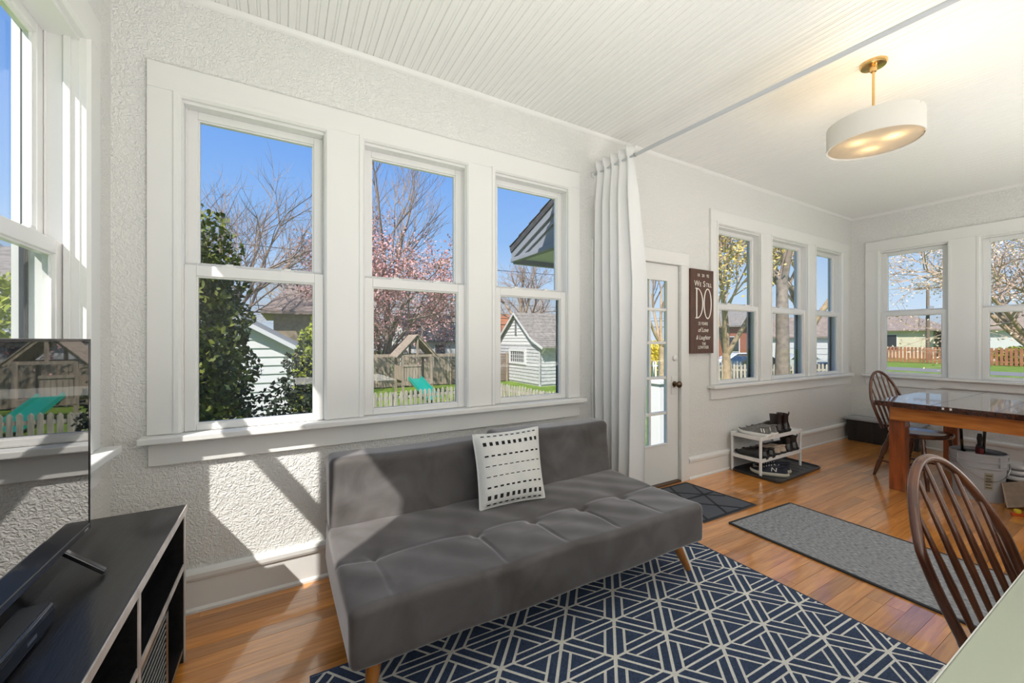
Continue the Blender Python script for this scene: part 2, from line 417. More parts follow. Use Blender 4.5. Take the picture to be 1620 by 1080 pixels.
def casing(name, opens, a0, a1, loc, rotz):
    """opens in local x; board casing, stool and apron round a row of windows"""
    r = struct(name, loc, rotz); t = 0.020; top = ZT + 0.116
    edges = [a0] + [v for o in opens for v in o] + [a1]
    for i in range(0, len(edges), 2):
        x0, x1 = edges[i], edges[i + 1]
        nm = 'side_casing' if i in (0, len(edges) - 2) else 'mullion_casing'
        M().box(x0, x1, -t, 0, ZS, ZT).build(nm, WHITE, r, bevel=0.002)
    M().box(a0, a1, -t - 0.001, 0, ZT, top).build('head_casing', WHITE, r, bevel=0.003)
    for x0, x1 in opens:
        q = M(); e = 0.020
        for s, x in ((1, x0), (-1, x1)):
            q.prism([(x - s * 0.008, -t - 0.006), (x + s * e * 0.5, -t - 0.006), (x + s * e, -t + 0.004), (x + s * e, 0.006), (x - s * 0.008, 0.0)], ZS, ZT + 0.0075, 'z')
        q.prism([(-t - 0.0067, ZT + 0.0083), (-t - 0.0067, ZT - e * 0.5), (-t + 0.004, ZT - e), (0.006, ZT - e), (-0.0003, ZT + 0.0083)], x0 - 0.0083, x1 + 0.0083, 'x')
        q.build('stop_moulding', WHITE, r)
    M().box(a0 - 0.022, a1 + 0.022, -0.078, 0.0, ZS - 0.032, ZS - 0.002).build('stool', WHITE, r, bevel=0.006, seg=3)
    q = M()
    for x0, x1 in opens: q.box(x0, x1, 0.0, 0.05, ZS - 0.03, ZS - 0.001)
    q.build('stool_tongue', WHITE, r)
    M().box(a0 + 0.004, a1 - 0.004, -0.020, 0, ZS - 0.138, ZS - 0.032).build('apron', WHITE, r, bevel=0.003)
casing('trim_3', BACK, -0.52, 1.905, (0, YB, 0), 0)
casing('trim_4', FAR, 3.47, 6.33, (0, YB, 0), 0)
casing('trim_5', sorted((-b, -a) for a, b in RIGHT), -2.185, -0.49, (XR, 0, 0), -PI / 2)
casing('trim_6', sorted(LEFT), 0.64, 2.155, (XL, 0, 0), PI / 2)

# ------------------------------------------------------------------ door with glazed lights
dr = struct('door_1')
dx0, dx1, dz0, dz1 = DOOR; y0, y1 = YB + 0.012, YB + 0.052
gx0, gx1, gz0, gz1 = 2.273, 2.907, 0.344, 1.777
q = M(); q.box(dx0 + 0.003, gx0, y0, y1, dz0, dz1 - 0.004); q.box(gx1, dx1 - 0.004, y0, y1, dz0, dz1 - 0.004)
q.box(gx0, gx1, y0, y1, dz0, gz0); q.box(gx0, gx1, y0, y1, gz1, dz1 - 0.004)
leaf = q.build('door_leaf', WHITE, dr)
xs = [gx0 + (gx1 - gx0) * i / 3 for i in range(4)]; zs = [gz0, 0.618, 0.926, 1.228, 1.514, gz1]
for x in xs[1:-1]: M().box(x - 0.011, x + 0.011, y0 + 0.006, y1 - 0.006, gz0, gz1).build('muntin', WHITE, leaf, bevel=0.003)
for z in zs[1:-1]: M().box(gx0, gx1, y0 + 0.004, y1 - 0.004, z - 0.012, z + 0.012).build('muntin', WHITE, leaf, bevel=0.003)
q = M()
for (a, b, c, d) in ((gx0, gx0 + 0.014, gz0, gz1), (gx1 - 0.014, gx1, gz0, gz1), (gx0 + 0.014, gx1 - 0.014, gz0, gz0 + 0.014), (gx0 + 0.014, gx1 - 0.014, gz1 - 0.014, gz1)): q.box(a, b, y0 - 0.008, y0 + 0.012, c, d)
q.build('glazing_frame', WHITE, leaf, bevel=0.003)
for i in range(3):
    for k in range(5):
        M().add([(xs[i] + 0.009, y0 + 0.02, zs[k] + 0.009), (xs[i + 1] - 0.009, y0 + 0.02, zs[k] + 0.009), (xs[i + 1] - 0.009, y0 + 0.02, zs[k + 1] - 0.009), (xs[i] + 0.009, y0 + 0.02, zs[k + 1] - 0.009)], [(0, 1, 2, 3)]).build('pane', GLASS, leaf)
kx, kz = 2.985, 0.865
q = M().box(kx - 0.032, kx + 0.032, y0 - 0.006, y0, kz - 0.09, kz + 0.07); q.build('lock_plate', WHITE, leaf, bevel=0.003)
q = M().lathe([(0.026, 0), (0.026, 0.006), (0.011, 0.010), (0.011, 0.030), (0.024, 0.038), (0.030, 0.050), (0.027, 0.062), (0.012, 0.070)], n=20)
q.xf(Matrix.Translation((kx, y0 - 0.006, kz)) @ Matrix.Rotation(PI / 2, 4, 'X')).build('door_knob', BRONZE, leaf, 50)['label'] = 'aged bronze door knob'
q = M().lathe([(0.026, 0), (0.026, 0.012), (0.018, 0.018), (0.0, 0.018)], n=18); q.xf(Matrix.Translation((2.995, y0, 1.094)) @ Matrix.Rotation(PI / 2, 4, 'X')).build('deadbolt', WHITE, leaf, 50)
q = M().box(dx0 + 0.003, dx1, YB - 0.02, YB + 0.13, -0.01, 0.016); q.build('threshold', mat('threshold_wood', (0.10, 0.055, 0.03), 0.4), dr, bevel=0.003)
q = M().box(dx0, dx0 + 0.001, y1, YB + 0.11, 0.02, dz1); q.box(dx1 - 0.001, dx1, y1, YB + 0.11, 0.02, dz1); q.build('jamb', WHITE, dr)
q = M(); q.box(dx0 - 0.1, dx0 + 0.002, YB - 0.022, YB, 0, dz1); q.box(dx1 - 0.002, dx1 + 0.1, YB - 0.022, YB, 0, dz1); q.build('side_casing', WHITE, dr, bevel=0.003)
M().box(dx0 - 0.1, dx1 + 0.1, YB - 0.023, YB, dz1, dz1 + 0.11).build('head_casing', WHITE, dr, bevel=0.003)

# ------------------------------------------------------------------ rug: navy and cream interlaced bands (skewed like the real one)
CREAM = mat('rug_cream', (0.80, 0.79, 0.74), 0.9, bump=0.5, bscale=220, var=0.10, vscale=120)
NAVY = mat('rug_navy', (0.034, 0.058, 0.118), 0.9, bump=0.5, bscale=220, var=0.45, vscale=150)
RC = [(0.085, 1.655), (2.212, 1.585), (2.205, -0.30), (0.02, -0.23)]        # corners
def clip(poly, edges):
    for (p, q) in edges:
        out = []; nx, ny = (q[1] - p[1]), -(q[0] - p[0])                     # inside: right of p->q for clockwise corners
        def side(r): return (r[0] - p[0]) * nx + (r[1] - p[1]) * ny
        for i in range(len(poly)):
            a, b = poly[i], poly[(i + 1) % len(poly)]; sa, sb = side(a), side(b)
            if sa >= 0: out.append(a)
            if (sa >= 0) != (sb >= 0):
                t = sa / (sa - sb); out.append((a[0] + (b[0] - a[0]) * t, a[1] + (b[1] - a[1]) * t))
        poly = out
        if len(poly) < 3: return []
    return poly
cen = (sum(p[0] for p in RC) / 4, sum(p[1] for p in RC) / 4)
RI = [(p[0] + (0.006 if p[0] < cen[0] else -0.006), p[1] + (0.006 if p[1] < cen[1] else -0.006)) for p in RC]
EDG = [(RI[i], RI[(i + 1) % 4]) for i in range(4)]
rug = thing('patterned_rug', 'large navy rug with cream interlaced line pattern under the grey sofa', 'rug', (1.1, 0.7, 0))
M().prism(RC, 0.0, 0.007, 'z').build('rug_weave', CREAM, rug)
q = M()
for i in range(4):
    a, b = RC[i], RC[(i + 1) % 4]; c, d = RI[i], RI[(i + 1) % 4]
    q.prism([a, b, d, c], 0.0065, 0.0085, 'z')
q.build('binding', NAVY, rug)
Lr = 0.28; rot = math.radians(-1.85); sq = 0.672
def aff(p):
    x, y_ = p[0], p[1] * sq
    return (1.41 + x * math.cos(rot) - y_ * math.sin(rot), 1.148 + x * math.sin(rot) + y_ * math.cos(rot))
wc, ws, wb = 0.0072, 0.0315, 0.0125; W_ = wc + ws + wb; c60 = math.sqrt(3) / 2
q = M()
def addpoly(pl):
    pl = clip([aff(p) for p in pl], EDG)
    if len(pl) >= 3:
        n_ = len(pl); q.add([(p[0], p[1], 0.0086) for p in pl] + [(p[0], p[1], 0.006) for p in pl], [tuple(range(n_))] + [(i, n_ + i, n_ + (i + 1) % n_, (i + 1) % n_) for i in range(n_)])
for i in range(-16, 17):
    for k in range(-11, 12):
        ox, oy = Lr * (i + k * 0.5), Lr * c60 * k
        for ang in (60, 180, 300):
            ca, sa = math.cos(math.radians(ang)), math.sin(math.radians(ang))
            for s in (-1, 1):
                t0, t1 = s * wc, s * (wc + ws)
                def P_(u, t): return (ox + u * ca - t * sa, oy + u * sa + t * ca)
                st = lambda t: abs(t) / math.tan(math.radians(60)) + 0.010
                en = lambda t: Lr - (W_ + 0.5 * abs(t)) / c60
                addpoly([P_(st(t0), t0), P_(en(t0), t0), P_(en(t1), t1), P_(st(t1), t1)])
        for up in (1, -1):
            cx, cy = ox + Lr / 2, oy + up * Lr * c60 / 3
            r_ = 2 * (Lr * c60 / 3 - W_)
            addpoly([(cx + r_ * math.cos(math.radians(90 * up + 120 * m_)), cy + r_ * math.sin(math.radians(90 * up + 120 * m_))) for m_ in range(3)])
q.build('navy_band', NAVY, rug)

# runner and doormat
RUN = mat('runner_weave', (0.27, 0.28, 0.295), 0.95, var=0.55, vscale=130, bump=0.6, bscale=160, stretch=(1, 0.35, 1))
run = thing('runner_rug', 'long plain grey woven runner on the wooden floor beyond the patterned rug', 'rug', (3.0, 0.6, 0))
M().prism([(2.640, 1.625), (3.362, 1.592), (3.30, -0.32), (2.585, -0.30)], 0, 0.008, 'z').build('runner_weave', RUN, run, bevel=0.003)
q = M(); cs_ = [(2.640, 1.625), (3.362, 1.592), (3.30, -0.32), (2.585, -0.30)]
for i in range(4):
    a, b = cs_[i], cs_[(i + 1) % 4]; q.beam((*a, 0.0045), (*b, 0.0045), 0.016, 0.009)
q.build('binding', mat('runner_edge', (0.03, 0.032, 0.036), 0.9), run)
MATM = mat('mat_charcoal', (0.085, 0.092, 0.112), 0.9, var=0.3, vscale=150, bump=0.4, bscale=200)
MATL = mat('mat_line', (0.022, 0.024, 0.030), 0.9)
dm = thing('doormat', 'charcoal doormat with dark crossing lines in front of the white door', 'doormat', (2.8, 2.0, 0))
mc = [(2.470, 2.30), (3.068, 2.285), (3.113, 1.705), (2.492, 1.715)]
M().prism(mc, 0, 0.006, 'z').build('mat_base', MATM, dm)
q = M()
def mp_(u, v): 
    a = [mc[0][k] * (1 - u) + mc[1][k] * u for k in (0, 1)]; b = [mc[3][k] * (1 - u) + mc[2][k] * u for k in (0, 1)]
    return (a[0] * (1 - v) + b[0] * v, a[1] * (1 - v) + b[1] * v, 0.0062)
for a, b in (((0.02, 0.02), (0.98, 0.02)), ((0.98, 0.02), (0.98, 0.98)), ((0.98, 0.98), (0.02, 0.98)), ((0.02, 0.98), (0.02, 0.02)), ((0.05, 0.45), (0.95, 0.45)), ((0.3, 0.03), (0.95, 0.62)), ((0.62, 0.03), (0.1, 0.97)), ((0.95, 0.15), (0.45, 0.97)), ((0.05, 0.2), (0.75, 0.97))):
    q.beam(mp_(*a), mp_(*b), 0.018, 0.003)
q.build('mat_line', MATL, dm)

# ------------------------------------------------------------------ sofa
def velvet():
    m, nt, b, N, L = nodes('grey_velvet')
    g = N.new('ShaderNodeNewGeometry')
    n = N.new('ShaderNodeTexNoise'); n.inputs['Scale'].default_value = 5; n.inputs['Detail'].default_value = 5; n.inputs['Distortion'].default_value = 0.8
    L.new(g.outputs['Position'], n.inputs['Vector'])
    r = N.new('ShaderNodeValToRGB'); e = r.color_ramp.elements
    e[0].position = 0.3; e[0].color = (0.062, 0.055, 0.053, 1); e[1].position = 0.72; e[1].color = (0.130, 0.122, 0.124, 1)
    L.new(n.outputs[0], r.inputs[0]); L.new(r.outputs[0], b.inputs['Base Color'])
    b.inputs['Roughness'].default_value = 0.62; b.inputs['Specular IOR Level'].default_value = 0.35
    b.inputs['Sheen Weight'].default_value = 1.0; b.inputs['Sheen Roughness'].default_value = 0.35; b.inputs['Sheen Tint'].default_value = (0.95, 0.94, 0.97, 1)
    n2 = N.new('ShaderNodeTexNoise'); n2.inputs['Scale'].default_value = 500; L.new(g.outputs['Position'], n2.inputs['Vector'])
    bp = N.new('ShaderNodeBump'); bp.inputs['Strength'].default_value = 0.25; bp.inputs['Distance'].default_value = 0.002
    L.new(n2.outputs[0], bp.inputs['Height']); L.new(bp.outputs[0], b.inputs['Normal'])
    return m
VELVET = velvet()
HONEY = mat('honey_wood', (0.40, 0.15, 0.025), 0.3, var=0.3, vscale=6, stretch=(4, 4, 0.7), coat=0.4)
sofa = thing('futon_sofa', 'charcoal grey velvet futon sofa with split back and tapered wooden legs below the windows', 'sofa', (1.03, 1.7, 0))
TUFT = [(0.32, 1.66), (0.75, 1.625), (1.04, 1.61), (1.33, 1.61), (1.62, 1.61)]
def seatfn(p):
    x, y_, z = p
    if z > 0.33:
        d = 0
        for tx, ty in TUFT: 
            rr = (x - tx) ** 2 + (y_ - ty) ** 2
            d += 0.018 * math.exp(-rr / 0.0007) + 0.012 * math.exp(-rr / 0.010)
        for tx, ty in TUFT:
            if y_ < ty: d += (0.006 * math.exp(-((x - tx) / 0.007) ** 2) + 0.001 * math.exp(-((x - tx) / 0.04) ** 2)) * min(1, max(0, (y_ - 1.335) / 0.05))
        d += 0.0035 * math.exp(-((y_ - 1.635) / 0.008) ** 2) + 0.0015 * math.exp(-((y_ - 1.635) / 0.05) ** 2)
        # gentle swell between seams and wrinkles
        d += -0.0035 * math.sin(x * 9.3 + 1.1) * math.sin(y_ * 8.1 + 0.5) + 0.0025 * math.sin(x * 31 + 9 * y_) * math.sin(y_ * 23)
        z -= d * min(1, (z - 0.33) / 0.05)
    # front face bows out a little; slight skew of the whole sofa
    y_ += -0.008 * math.sin((x - 0.175) / 1.72 * PI) if y_ < 1.5 else 0
    return (x + 0.004 * math.sin(7 * z + 5 * y_), y_ + 0.018 * (0.9 - x) * 0.6 + 0.004 * math.sin(x * 11 + z * 9), z)
M().rbox((0.175, 1.315, 0.205), (1.893, 2.09, 0.402), 0.026, (230, 90, 5), seatfn).build('seat', VELVET, sofa, 180)
def backfn(tilt, dz):
    def fn(p):
        x, y_, z = p
        k = (z - 0.40) / 0.31
        y_ += 0.035 * max(0, k) + 0.012 * math.sin(x * 7) * 0.4 + tilt * k
        z += dz * max(0, k) + 0.004 * math.sin(x * 6 + 1) * k
        # front face slightly hollow, top edge crowned
        if y_ < 2.06: y_ += 0.010 * math.sin(PI * min(1, max(0, k)))
        y_ += 0.003 * math.sin(x * 26 + z * 17) * math.sin(z * 21)
        return (x, y_, z)
    return fn
M().rbox((0.182, 1.955, 0.36), (1.045, 2.13, 0.700), 0.032, (50, 8, 18), backfn(0, 0)).build('backrest', VELVET, sofa, 180)
M().rbox((1.048, 1.950, 0.36), (1.885, 2.125, 0.703), 0.034, (50, 8, 18), backfn(0.004, 0.013)).build('backrest', VELVET, sofa, 180)
M().box(0.26, 1.80, 1.40, 2.02, 0.17, 0.207).build('under_frame', BLACKP, sofa)
for (tx, ty, bx, by) in ((0.275, 1.415, 0.245, 1.39), (1.80, 1.43, 1.905, 1.405), (0.275, 1.95, 0.245, 2.0), (1.80, 1.95, 1.88, 2.0)):
    q = M().turned((tx, ty, 0.212), (bx, by, 0.0085 if by < 1.6 else 0.0), [(0, 0.027), (0.3, 0.026), (0.95, 0.016), (1, 0.015)], 16)
    q.build('leg', HONEY, sofa, 50)

# throw pillow
PILW = mat('pillow_cotton', (0.74, 0.74, 0.72), 0.9, bump=0.4, bscale=260)
PILB = mat('pillow_black_thread', (0.012, 0.012, 0.014), 0.9)
pil = thing('throw_pillow', 'square off-white throw pillow with rows of black dashes leaning on the sofa back', 'pillow', (1.03, 1.86, 0.40), 0, None, False)
bl, br_, tl, tr_ = [Vector(p) - Vector((1.03, 1.86, 0.40)) for p in ((0.848, 1.800, 0.406), (1.215, 1.772, 0.408), (0.872, 1.945, 0.745), (1.278, 1.935, 0.748))]
pn = (br_ - bl).cross(tl - bl).normalized()
if pn.y > 0: pn = -pn
def pilp(u, v, side, off=0):
    s, t = 2 * u - 1, 2 * v - 1
    pin = 0.05
    uu = 0.5 + 0.5 * s * (1 - pin * (1 - t * t)); vv = 0.5 + 0.5 * t * (1 - pin * (1 - s * s))
    p = bl.lerp(br_, uu).lerp(tl.lerp(tr_, uu), vv)
    th = 0.062 * ((1 - s ** 4) * (1 - t ** 4)) ** 0.6 + 0.004 + 0.003 * math.sin(9 * s + 4 * t) * (1 - s * s)
    return p + pn * (side * th + off)
q = M(); n_ = 26
q.grid(lambda u, v: pilp(u, v, 1), n_, n_); q.grid(lambda u, v: pilp(1 - u, v, -1), n_, n_)
q.build('cover', PILW, pil, 180)
q = M(); n_ = 30
rim = [(i / n_, 0) for i in range(n_)] + [(1, i / n_) for i in range(n_)] + [(1 - i / n_, 1) for i in range(n_)] + [(0, 1 - i / n_) for i in range(n_)]
rim = [pilp(u, v, 0) for u, v in rim]; q.path(rim + [rim[0]], 0.0055, 6, caps=False); q.build('piping', PILW, pil, 180)
def dash(u0, u1, v0, v1):
    q = M(); q.grid(lambda a, b: pilp(u0 + (u1 - u0) * a, v0 + (v1 - v0) * b, 1, 0.0012), 3, 2); q.build('stitched_dash', PILB, pil, 180)
for v, hh, frac in ((0.955, 0.008, 0.55), (0.835, 0.027, 0.50), (0.665, 0.011, 0.55), (0.525, 0.0055, 0.6), (0.385, 0.0055, 0.6), (0.245, 0.011, 0.55), (0.115, 0.027, 0.50), (0.03, 0.008, 0.55)):
    for k in range(10):
        u = 0.06 + 0.88 * (k + 0.5) / 10; wdt = 0.88 / 10 * frac / 2
        dash(u - wdt, u + wdt, v - hh, v + hh)

# ------------------------------------------------------------------ television, stand, sound bar
tv = thing('television', 'black flat television facing the room on the dark stand at the left wall', 'television', (-0.5, 1.18, 0.6))
def tvglass():
    m, nt, b, N, L = nodes('tv_glass')
    b.inputs['Base Color'].default_value = (0.008, 0.008, 0.010, 1); b.inputs['Roughness'].default_value = 0.015; b.inputs['IOR'].default_value = 3.6
    return m
ty0, ty1, tz0, tz1 = 0.735, 1.662, 0.690, 1.254
M().box(-0.532, -0.502, ty0, ty1, tz0, tz1).build('housing', BLACKP, tv, bevel=0.004)
q = M(); bz = 0.008
for (a, b, c, d) in ((ty0, ty0 + bz, tz0, tz1), (ty1 - bz, ty1, tz0, tz1), (ty0 + bz, ty1 - bz, tz1 - bz, tz1), (ty0 + bz, ty1 - bz, tz0, tz0 + 0.018)): q.box(-0.503, -0.4985, a, b, c, d)
q.build('bezel', mat('tv_bezel', (0.03, 0.03, 0.034), 0.2, coat=0.5), tv, bevel=0.0015)
M().add([(-0.5005, ty0 + bz, tz0 + 0.018), (-0.5005, ty1 - bz, tz0 + 0.018), (-0.5005, ty1 - bz, tz1 - bz), (-0.5005, ty0 + bz, tz1 - bz)], [(0, 1, 2, 3)]).build('screen', tvglass(), tv)
for yy in (1.515, 0.88):
    q = M(); q.beam((-0.515, yy, 0.694), (-0.430, yy + 0.012, 0.607), 0.022, 0.012); q.beam((-0.515, yy, 0.694), (-0.590, yy - 0.01, 0.607), 0.022, 0.012)
    q.build('foot', BLACKG, tv, bevel=0.003)
M().box(-0.4992, -0.4984, ty1 - 0.045, ty1 - 0.02, tz0 + 0.004, tz0 + 0.010).build('maker_badge', STEEL, tv)

sb = thing('sound_bar', 'slim black sound bar lying on the stand below the television', 'sound bar', (-0.46, 0.95, 0.6))
M().rbox((-0.512, 0.55, 0.604), (-0.455, 1.318, 0.652), 0.006, (3, 6, 3)).build('bar_body', BLACKG, sb, 180)
M().box(-0.506, -0.462, 0.555, 1.313, 0.6522, 0.6535).build('top_grille', DKGREY, sb)
M().box(-0.456, -0.4535, 0.56, 1.310, 0.612, 0.640).build('front_grille', BLACKP, sb)
M().box(-0.4538, -0.4528, 1.20, 1.235, 0.622, 0.629).build('maker_badge', STEEL, sb)
for yy in (0.6, 1.27): M().box(-0.505, -0.46, yy - 0.02, yy + 0.02, 0.6, 0.605).build('rubber_foot', BLACKP, sb)

STAND = mat('black_stained_wood', (0.012, 0.011, 0.012), 0.28, var=0.6, vscale=7, stretch=(9, 0.8, 9), bump=0.08, bscale=30, coat=0.3)
EDGEW = mat('worn_edge', (0.58, 0.53, 0.50), 0.35, var=0.3, vscale=9, stretch=(1, 1.5, 1))
st = thing('tv_stand', 'long black wooden television stand with open shelves and worn pale front edges', 'tv stand', (-0.48, 0.9, 0))
sx0, sx1, sy0, sy1 = -0.612, -0.335, -0.25, 2.016
M().box(sx0, -0.333, sy0, sy1, 0.573, 0.600).build('top_panel', STAND, st, bevel=0.002)
M().box(-0.3335, -0.3295, sy0, sy1, 0.5735, 0.5995).build('edge_band', EDGEW, st, bevel=0.001)['label'] = 'worn pale edge of the black top'
for yy in (sy0 + 0.004, sy1 - 0.040, 0.60, 1.41):
    wdt = 0.020
    p = M().box(sx0 + 0.004, sx1, yy, yy + wdt, 0.0, 0.573).build('side_panel' if yy in (sy0 + 0.004, sy1 - 0.040) else 'divider', STAND, st, bevel=0.0015)
    M().box(sx1, sx1 + 0.003, yy, yy + wdt, 0.0, 0.573).build('edge_band', EDGEW, p)
for (a, b) in ((sy0 + 0.024, 0.60), (0.62, 1.41), (1.43, sy1 - 0.040)):
    p = M().box(sx0 + 0.004, sx1 - 0.002, a, b, 0.363, 0.383).build('shelf', STAND, st)
    M().box(sx1 - 0.002, sx1 + 0.002, a, b, 0.363, 0.383).build('edge_band', EDGEW, p)
    M().box(sx0 + 0.004, sx1 - 0.002, a, b, 0.04, 0.06).build('bottom_panel', STAND, st)
M().box(sx0 + 0.002, sx0 + 0.006, sy0, sy1, 0.04, 0.573).build('back_panel', STAND, st)
door_ = M(); a, b = 1.432, 1.76
door_.box(sx1 - 0.022, sx1 - 0.004, a, a + 0.03, 0.065, 0.36); door_.box(sx1 - 0.022, sx1 - 0.004, b - 0.03, b, 0.065, 0.36); door_.box(sx1 - 0.022, sx1 - 0.004, a, b, 0.065, 0.09); door_.box(sx1 - 0.022, sx1 - 0.004, a, b, 0.335, 0.36)
dd = door_.build('louvre_door', STAND, st)
slat = M().beam((0, 0.0, 0), (0, b - a - 0.06, 0), 0.004, 0.026).xf(Matrix.Rotation(0.6, 4, 'Y')).mesh('slat', mat('grey_slat', (0.16, 0.155, 0.15), 0.4))
for k in range(11): inst(slat, 'slat', dd, (sx1 - 0.012, a + 0.03, 0.104 + k * 0.0215))

# ------------------------------------------------------------------ curtain and its rod
CURT = mat('white_cotton', (0.80, 0.80, 0.80), 0.85, bump=0.15, bscale=300, sheen=0.2)
RODM = mat('rod_enamel', (0.50, 0.52, 0.55), 0.35)
rod = thing('curtain_rod', 'long white telescopic curtain rod crossing the room below the ceiling', 'curtain rod', (2.1, 1.0, 2.5))
A_ = Vector((2.045, YB - 0.004, 2.505)); B_ = Vector((2.165, YF + 0.004, 2.485)); J_ = A_.lerp(B_, 0.145)
M().path([A_, J_], 0.008, 12).build('inner_tube', RODM, rod, 50)
q = M().path([J_, B_], 0.0115, 14); q.build('outer_tube', RODM, rod, 50)
q = M().path([J_.lerp(B_, -0.002), J_.lerp(B_, 0.004)], 0.0135, 14); q.build('collar', mat('grey_collar', (0.33, 0.33, 0.34), 0.4), rod, 50)
for p, d in ((A_, 1), (B_, -1)): M().path([p, p.lerp(B_ if d > 0 else A_, 0.006)], 0.020, 16).build('wall_socket', WHITE, rod, 50)
ch = thing('white_curtain', 'white floor-length curtain gathered at the wall beside the glazed door', 'curtain', (2.06, 2.1, 0))
def curt(u, v):
    # u: 0 at the wall .. 1 free edge, v: 0 top .. 1 floor
    z = 2.585 - v * 2.555
    y_ = YB - 0.016 - 0.375 * u * (0.98 + 0.06 * min(1, v * 2))
    k = min(1, abs(z - 2.505) / 0.05) if z > 2.505 else min(1, (2.505 - z) / 0.25)
    amp = 0.012 + 0.034 * min(1, k) * (0.75 + 0.25 * v)
    ph = 2 * PI * 5.2 * (u + 0.028 * math.sin(3.1 * v + 6 * u) * v)
    x = 2.05 + (A_.x - 2.05) + 0.12 * (YB - y_) / 2.785 + amp * math.sin(ph) * (1 - 0.25 * u)
    x += 0.02 * v * math.sin(2.2 * u + 0.6) + 0.085 * max(0, u - 0.70) / 0.30 * min(1, max(0.0, (v - 0.03)) * 3.0) * (1 - 0.9 * max(0, v - 0.35))
    y_ += 0.012 * math.cos(ph * 1.0 + 1.0) * min(1, v * 3)
    return (x, y_, z)
q = M(); q.grid(curt, 150, 60)
o = q.build('curtain_cloth', CURT, ch, 180); sm_ = o.modifiers.new('thickness', 'SOLIDIFY'); sm_.thickness = 0.0025
q = M()
q.grid(lambda u, v: (curt(u, 0.02 + 0.0 * v)[0] - 0.003, curt(u, 0.02)[1], 2.520 - 0.006 * v), 150, 1); q.build('header_seam', CURT, ch, 180)

# ------------------------------------------------------------------ pendant lamp
lamp = thing('pendant_lamp', 'white drum pendant lamp on a brass stem hanging from the ceiling', 'lamp', (2.923, 0.953, ZC), 0, None, False)
M().lathe([(0.0, 0.0), (0.062, 0.0), (0.062, -0.010), (0.056, -0.020), (0.018, -0.024), (0.014, -0.05), (0.0, -0.05)], n=32).build('canopy', BRASS, lamp, 40)
for a in (0, PI): M().lathe([(0.007, -0.018), (0.007, -0.026), (0.004, -0.029)], (0.036 * math.cos(a + 0.6), 0.036 * math.sin(a + 0.6), 0), 10).build('canopy_screw', BRASS, lamp, 40)
M().path([(0, 0, -0.03), (0, 0, -0.40)], 0.0065, 12).build('stem', BRASS, lamp, 50)
SHADE = mat('linen_shade', (0.74, 0.72, 0.68), 0.8, bump=0.15, bscale=350)
sr, zt, zb_ = 0.212, -0.335, -0.462
q = M(); n_ = 64; prof = [(sr - 0.003, zb_), (sr, zb_ - 0.001), (sr, zt + 0.001), (sr - 0.003, zt), (sr - 0.005, zt), (sr - 0.005, zb_)]
q.lathe(prof + [prof[0]], n=n_, caps=False); q.build('drum_shade', SHADE, lamp, 40)
def diffuser():
    m, nt, b, N, L = nodes('lamp_diffuser'); N.remove(b)
    out = [x for x in N if x.type == 'OUTPUT_MATERIAL'][0]
    t = N.new('ShaderNodeBsdfTranslucent'); t.inputs[0].default_value = (0.40, 0.37, 0.31, 1)
    d = N.new('ShaderNodeBsdfDiffuse'); d.inputs[0].default_value = (0.85, 0.82, 0.76, 1)
    mx = N.new('ShaderNodeMixShader'); mx.inputs[0].default_value = 0.3
    L.new(t.outputs[0], mx.inputs[1]); L.new(d.outputs[0], mx.inputs[2]); L.new(mx.outputs[0], out.inputs[0]); return m
M().lathe([(0.0, zb_ + 0.008), (sr - 0.006, zb_ + 0.008), (sr - 0.006, zb_ + 0.011), (0, zb_ + 0.011)], n=48, caps=False).build('diffuser', diffuser(), lamp, 40)
q = M()
for k in range(3):
    a = 2 * PI * k / 3 + 0.3; q.beam((0, 0, zt - 0.02), (sr * math.cos(a), sr * math.sin(a), zt - 0.005), 0.006, 0.004)
q.lathe([(0.018, zt - 0.06), (0.018, zt - 0.01), (0.009, zt)], n=16); q.build('spider_frame', BRASS, lamp, 50)
for k in range(3):
    a = 2 * PI * k / 3 + 0.5; p = (0.088 * math.cos(a), 0.088 * math.sin(a))
    M().lathe([(0.013, 0.045), (0.013, 0.015), (0.009, 0.01)], (p[0], p[1], zb_ + 0.055), 12).build('bulb_socket', WHITE, lamp, 50)
    l = bpy.data.lights.new('lamp_bulb', 'POINT'); l.energy = 2.2; l.color = (1.0, 0.74, 0.42); l.shadow_soft_size = 0.018
    lo = bpy.data.objects.new('lamp_bulb', l); COL.objects.link(lo); lo.parent = lamp; lo.location = (p[0], p[1], zb_ + 0.034)

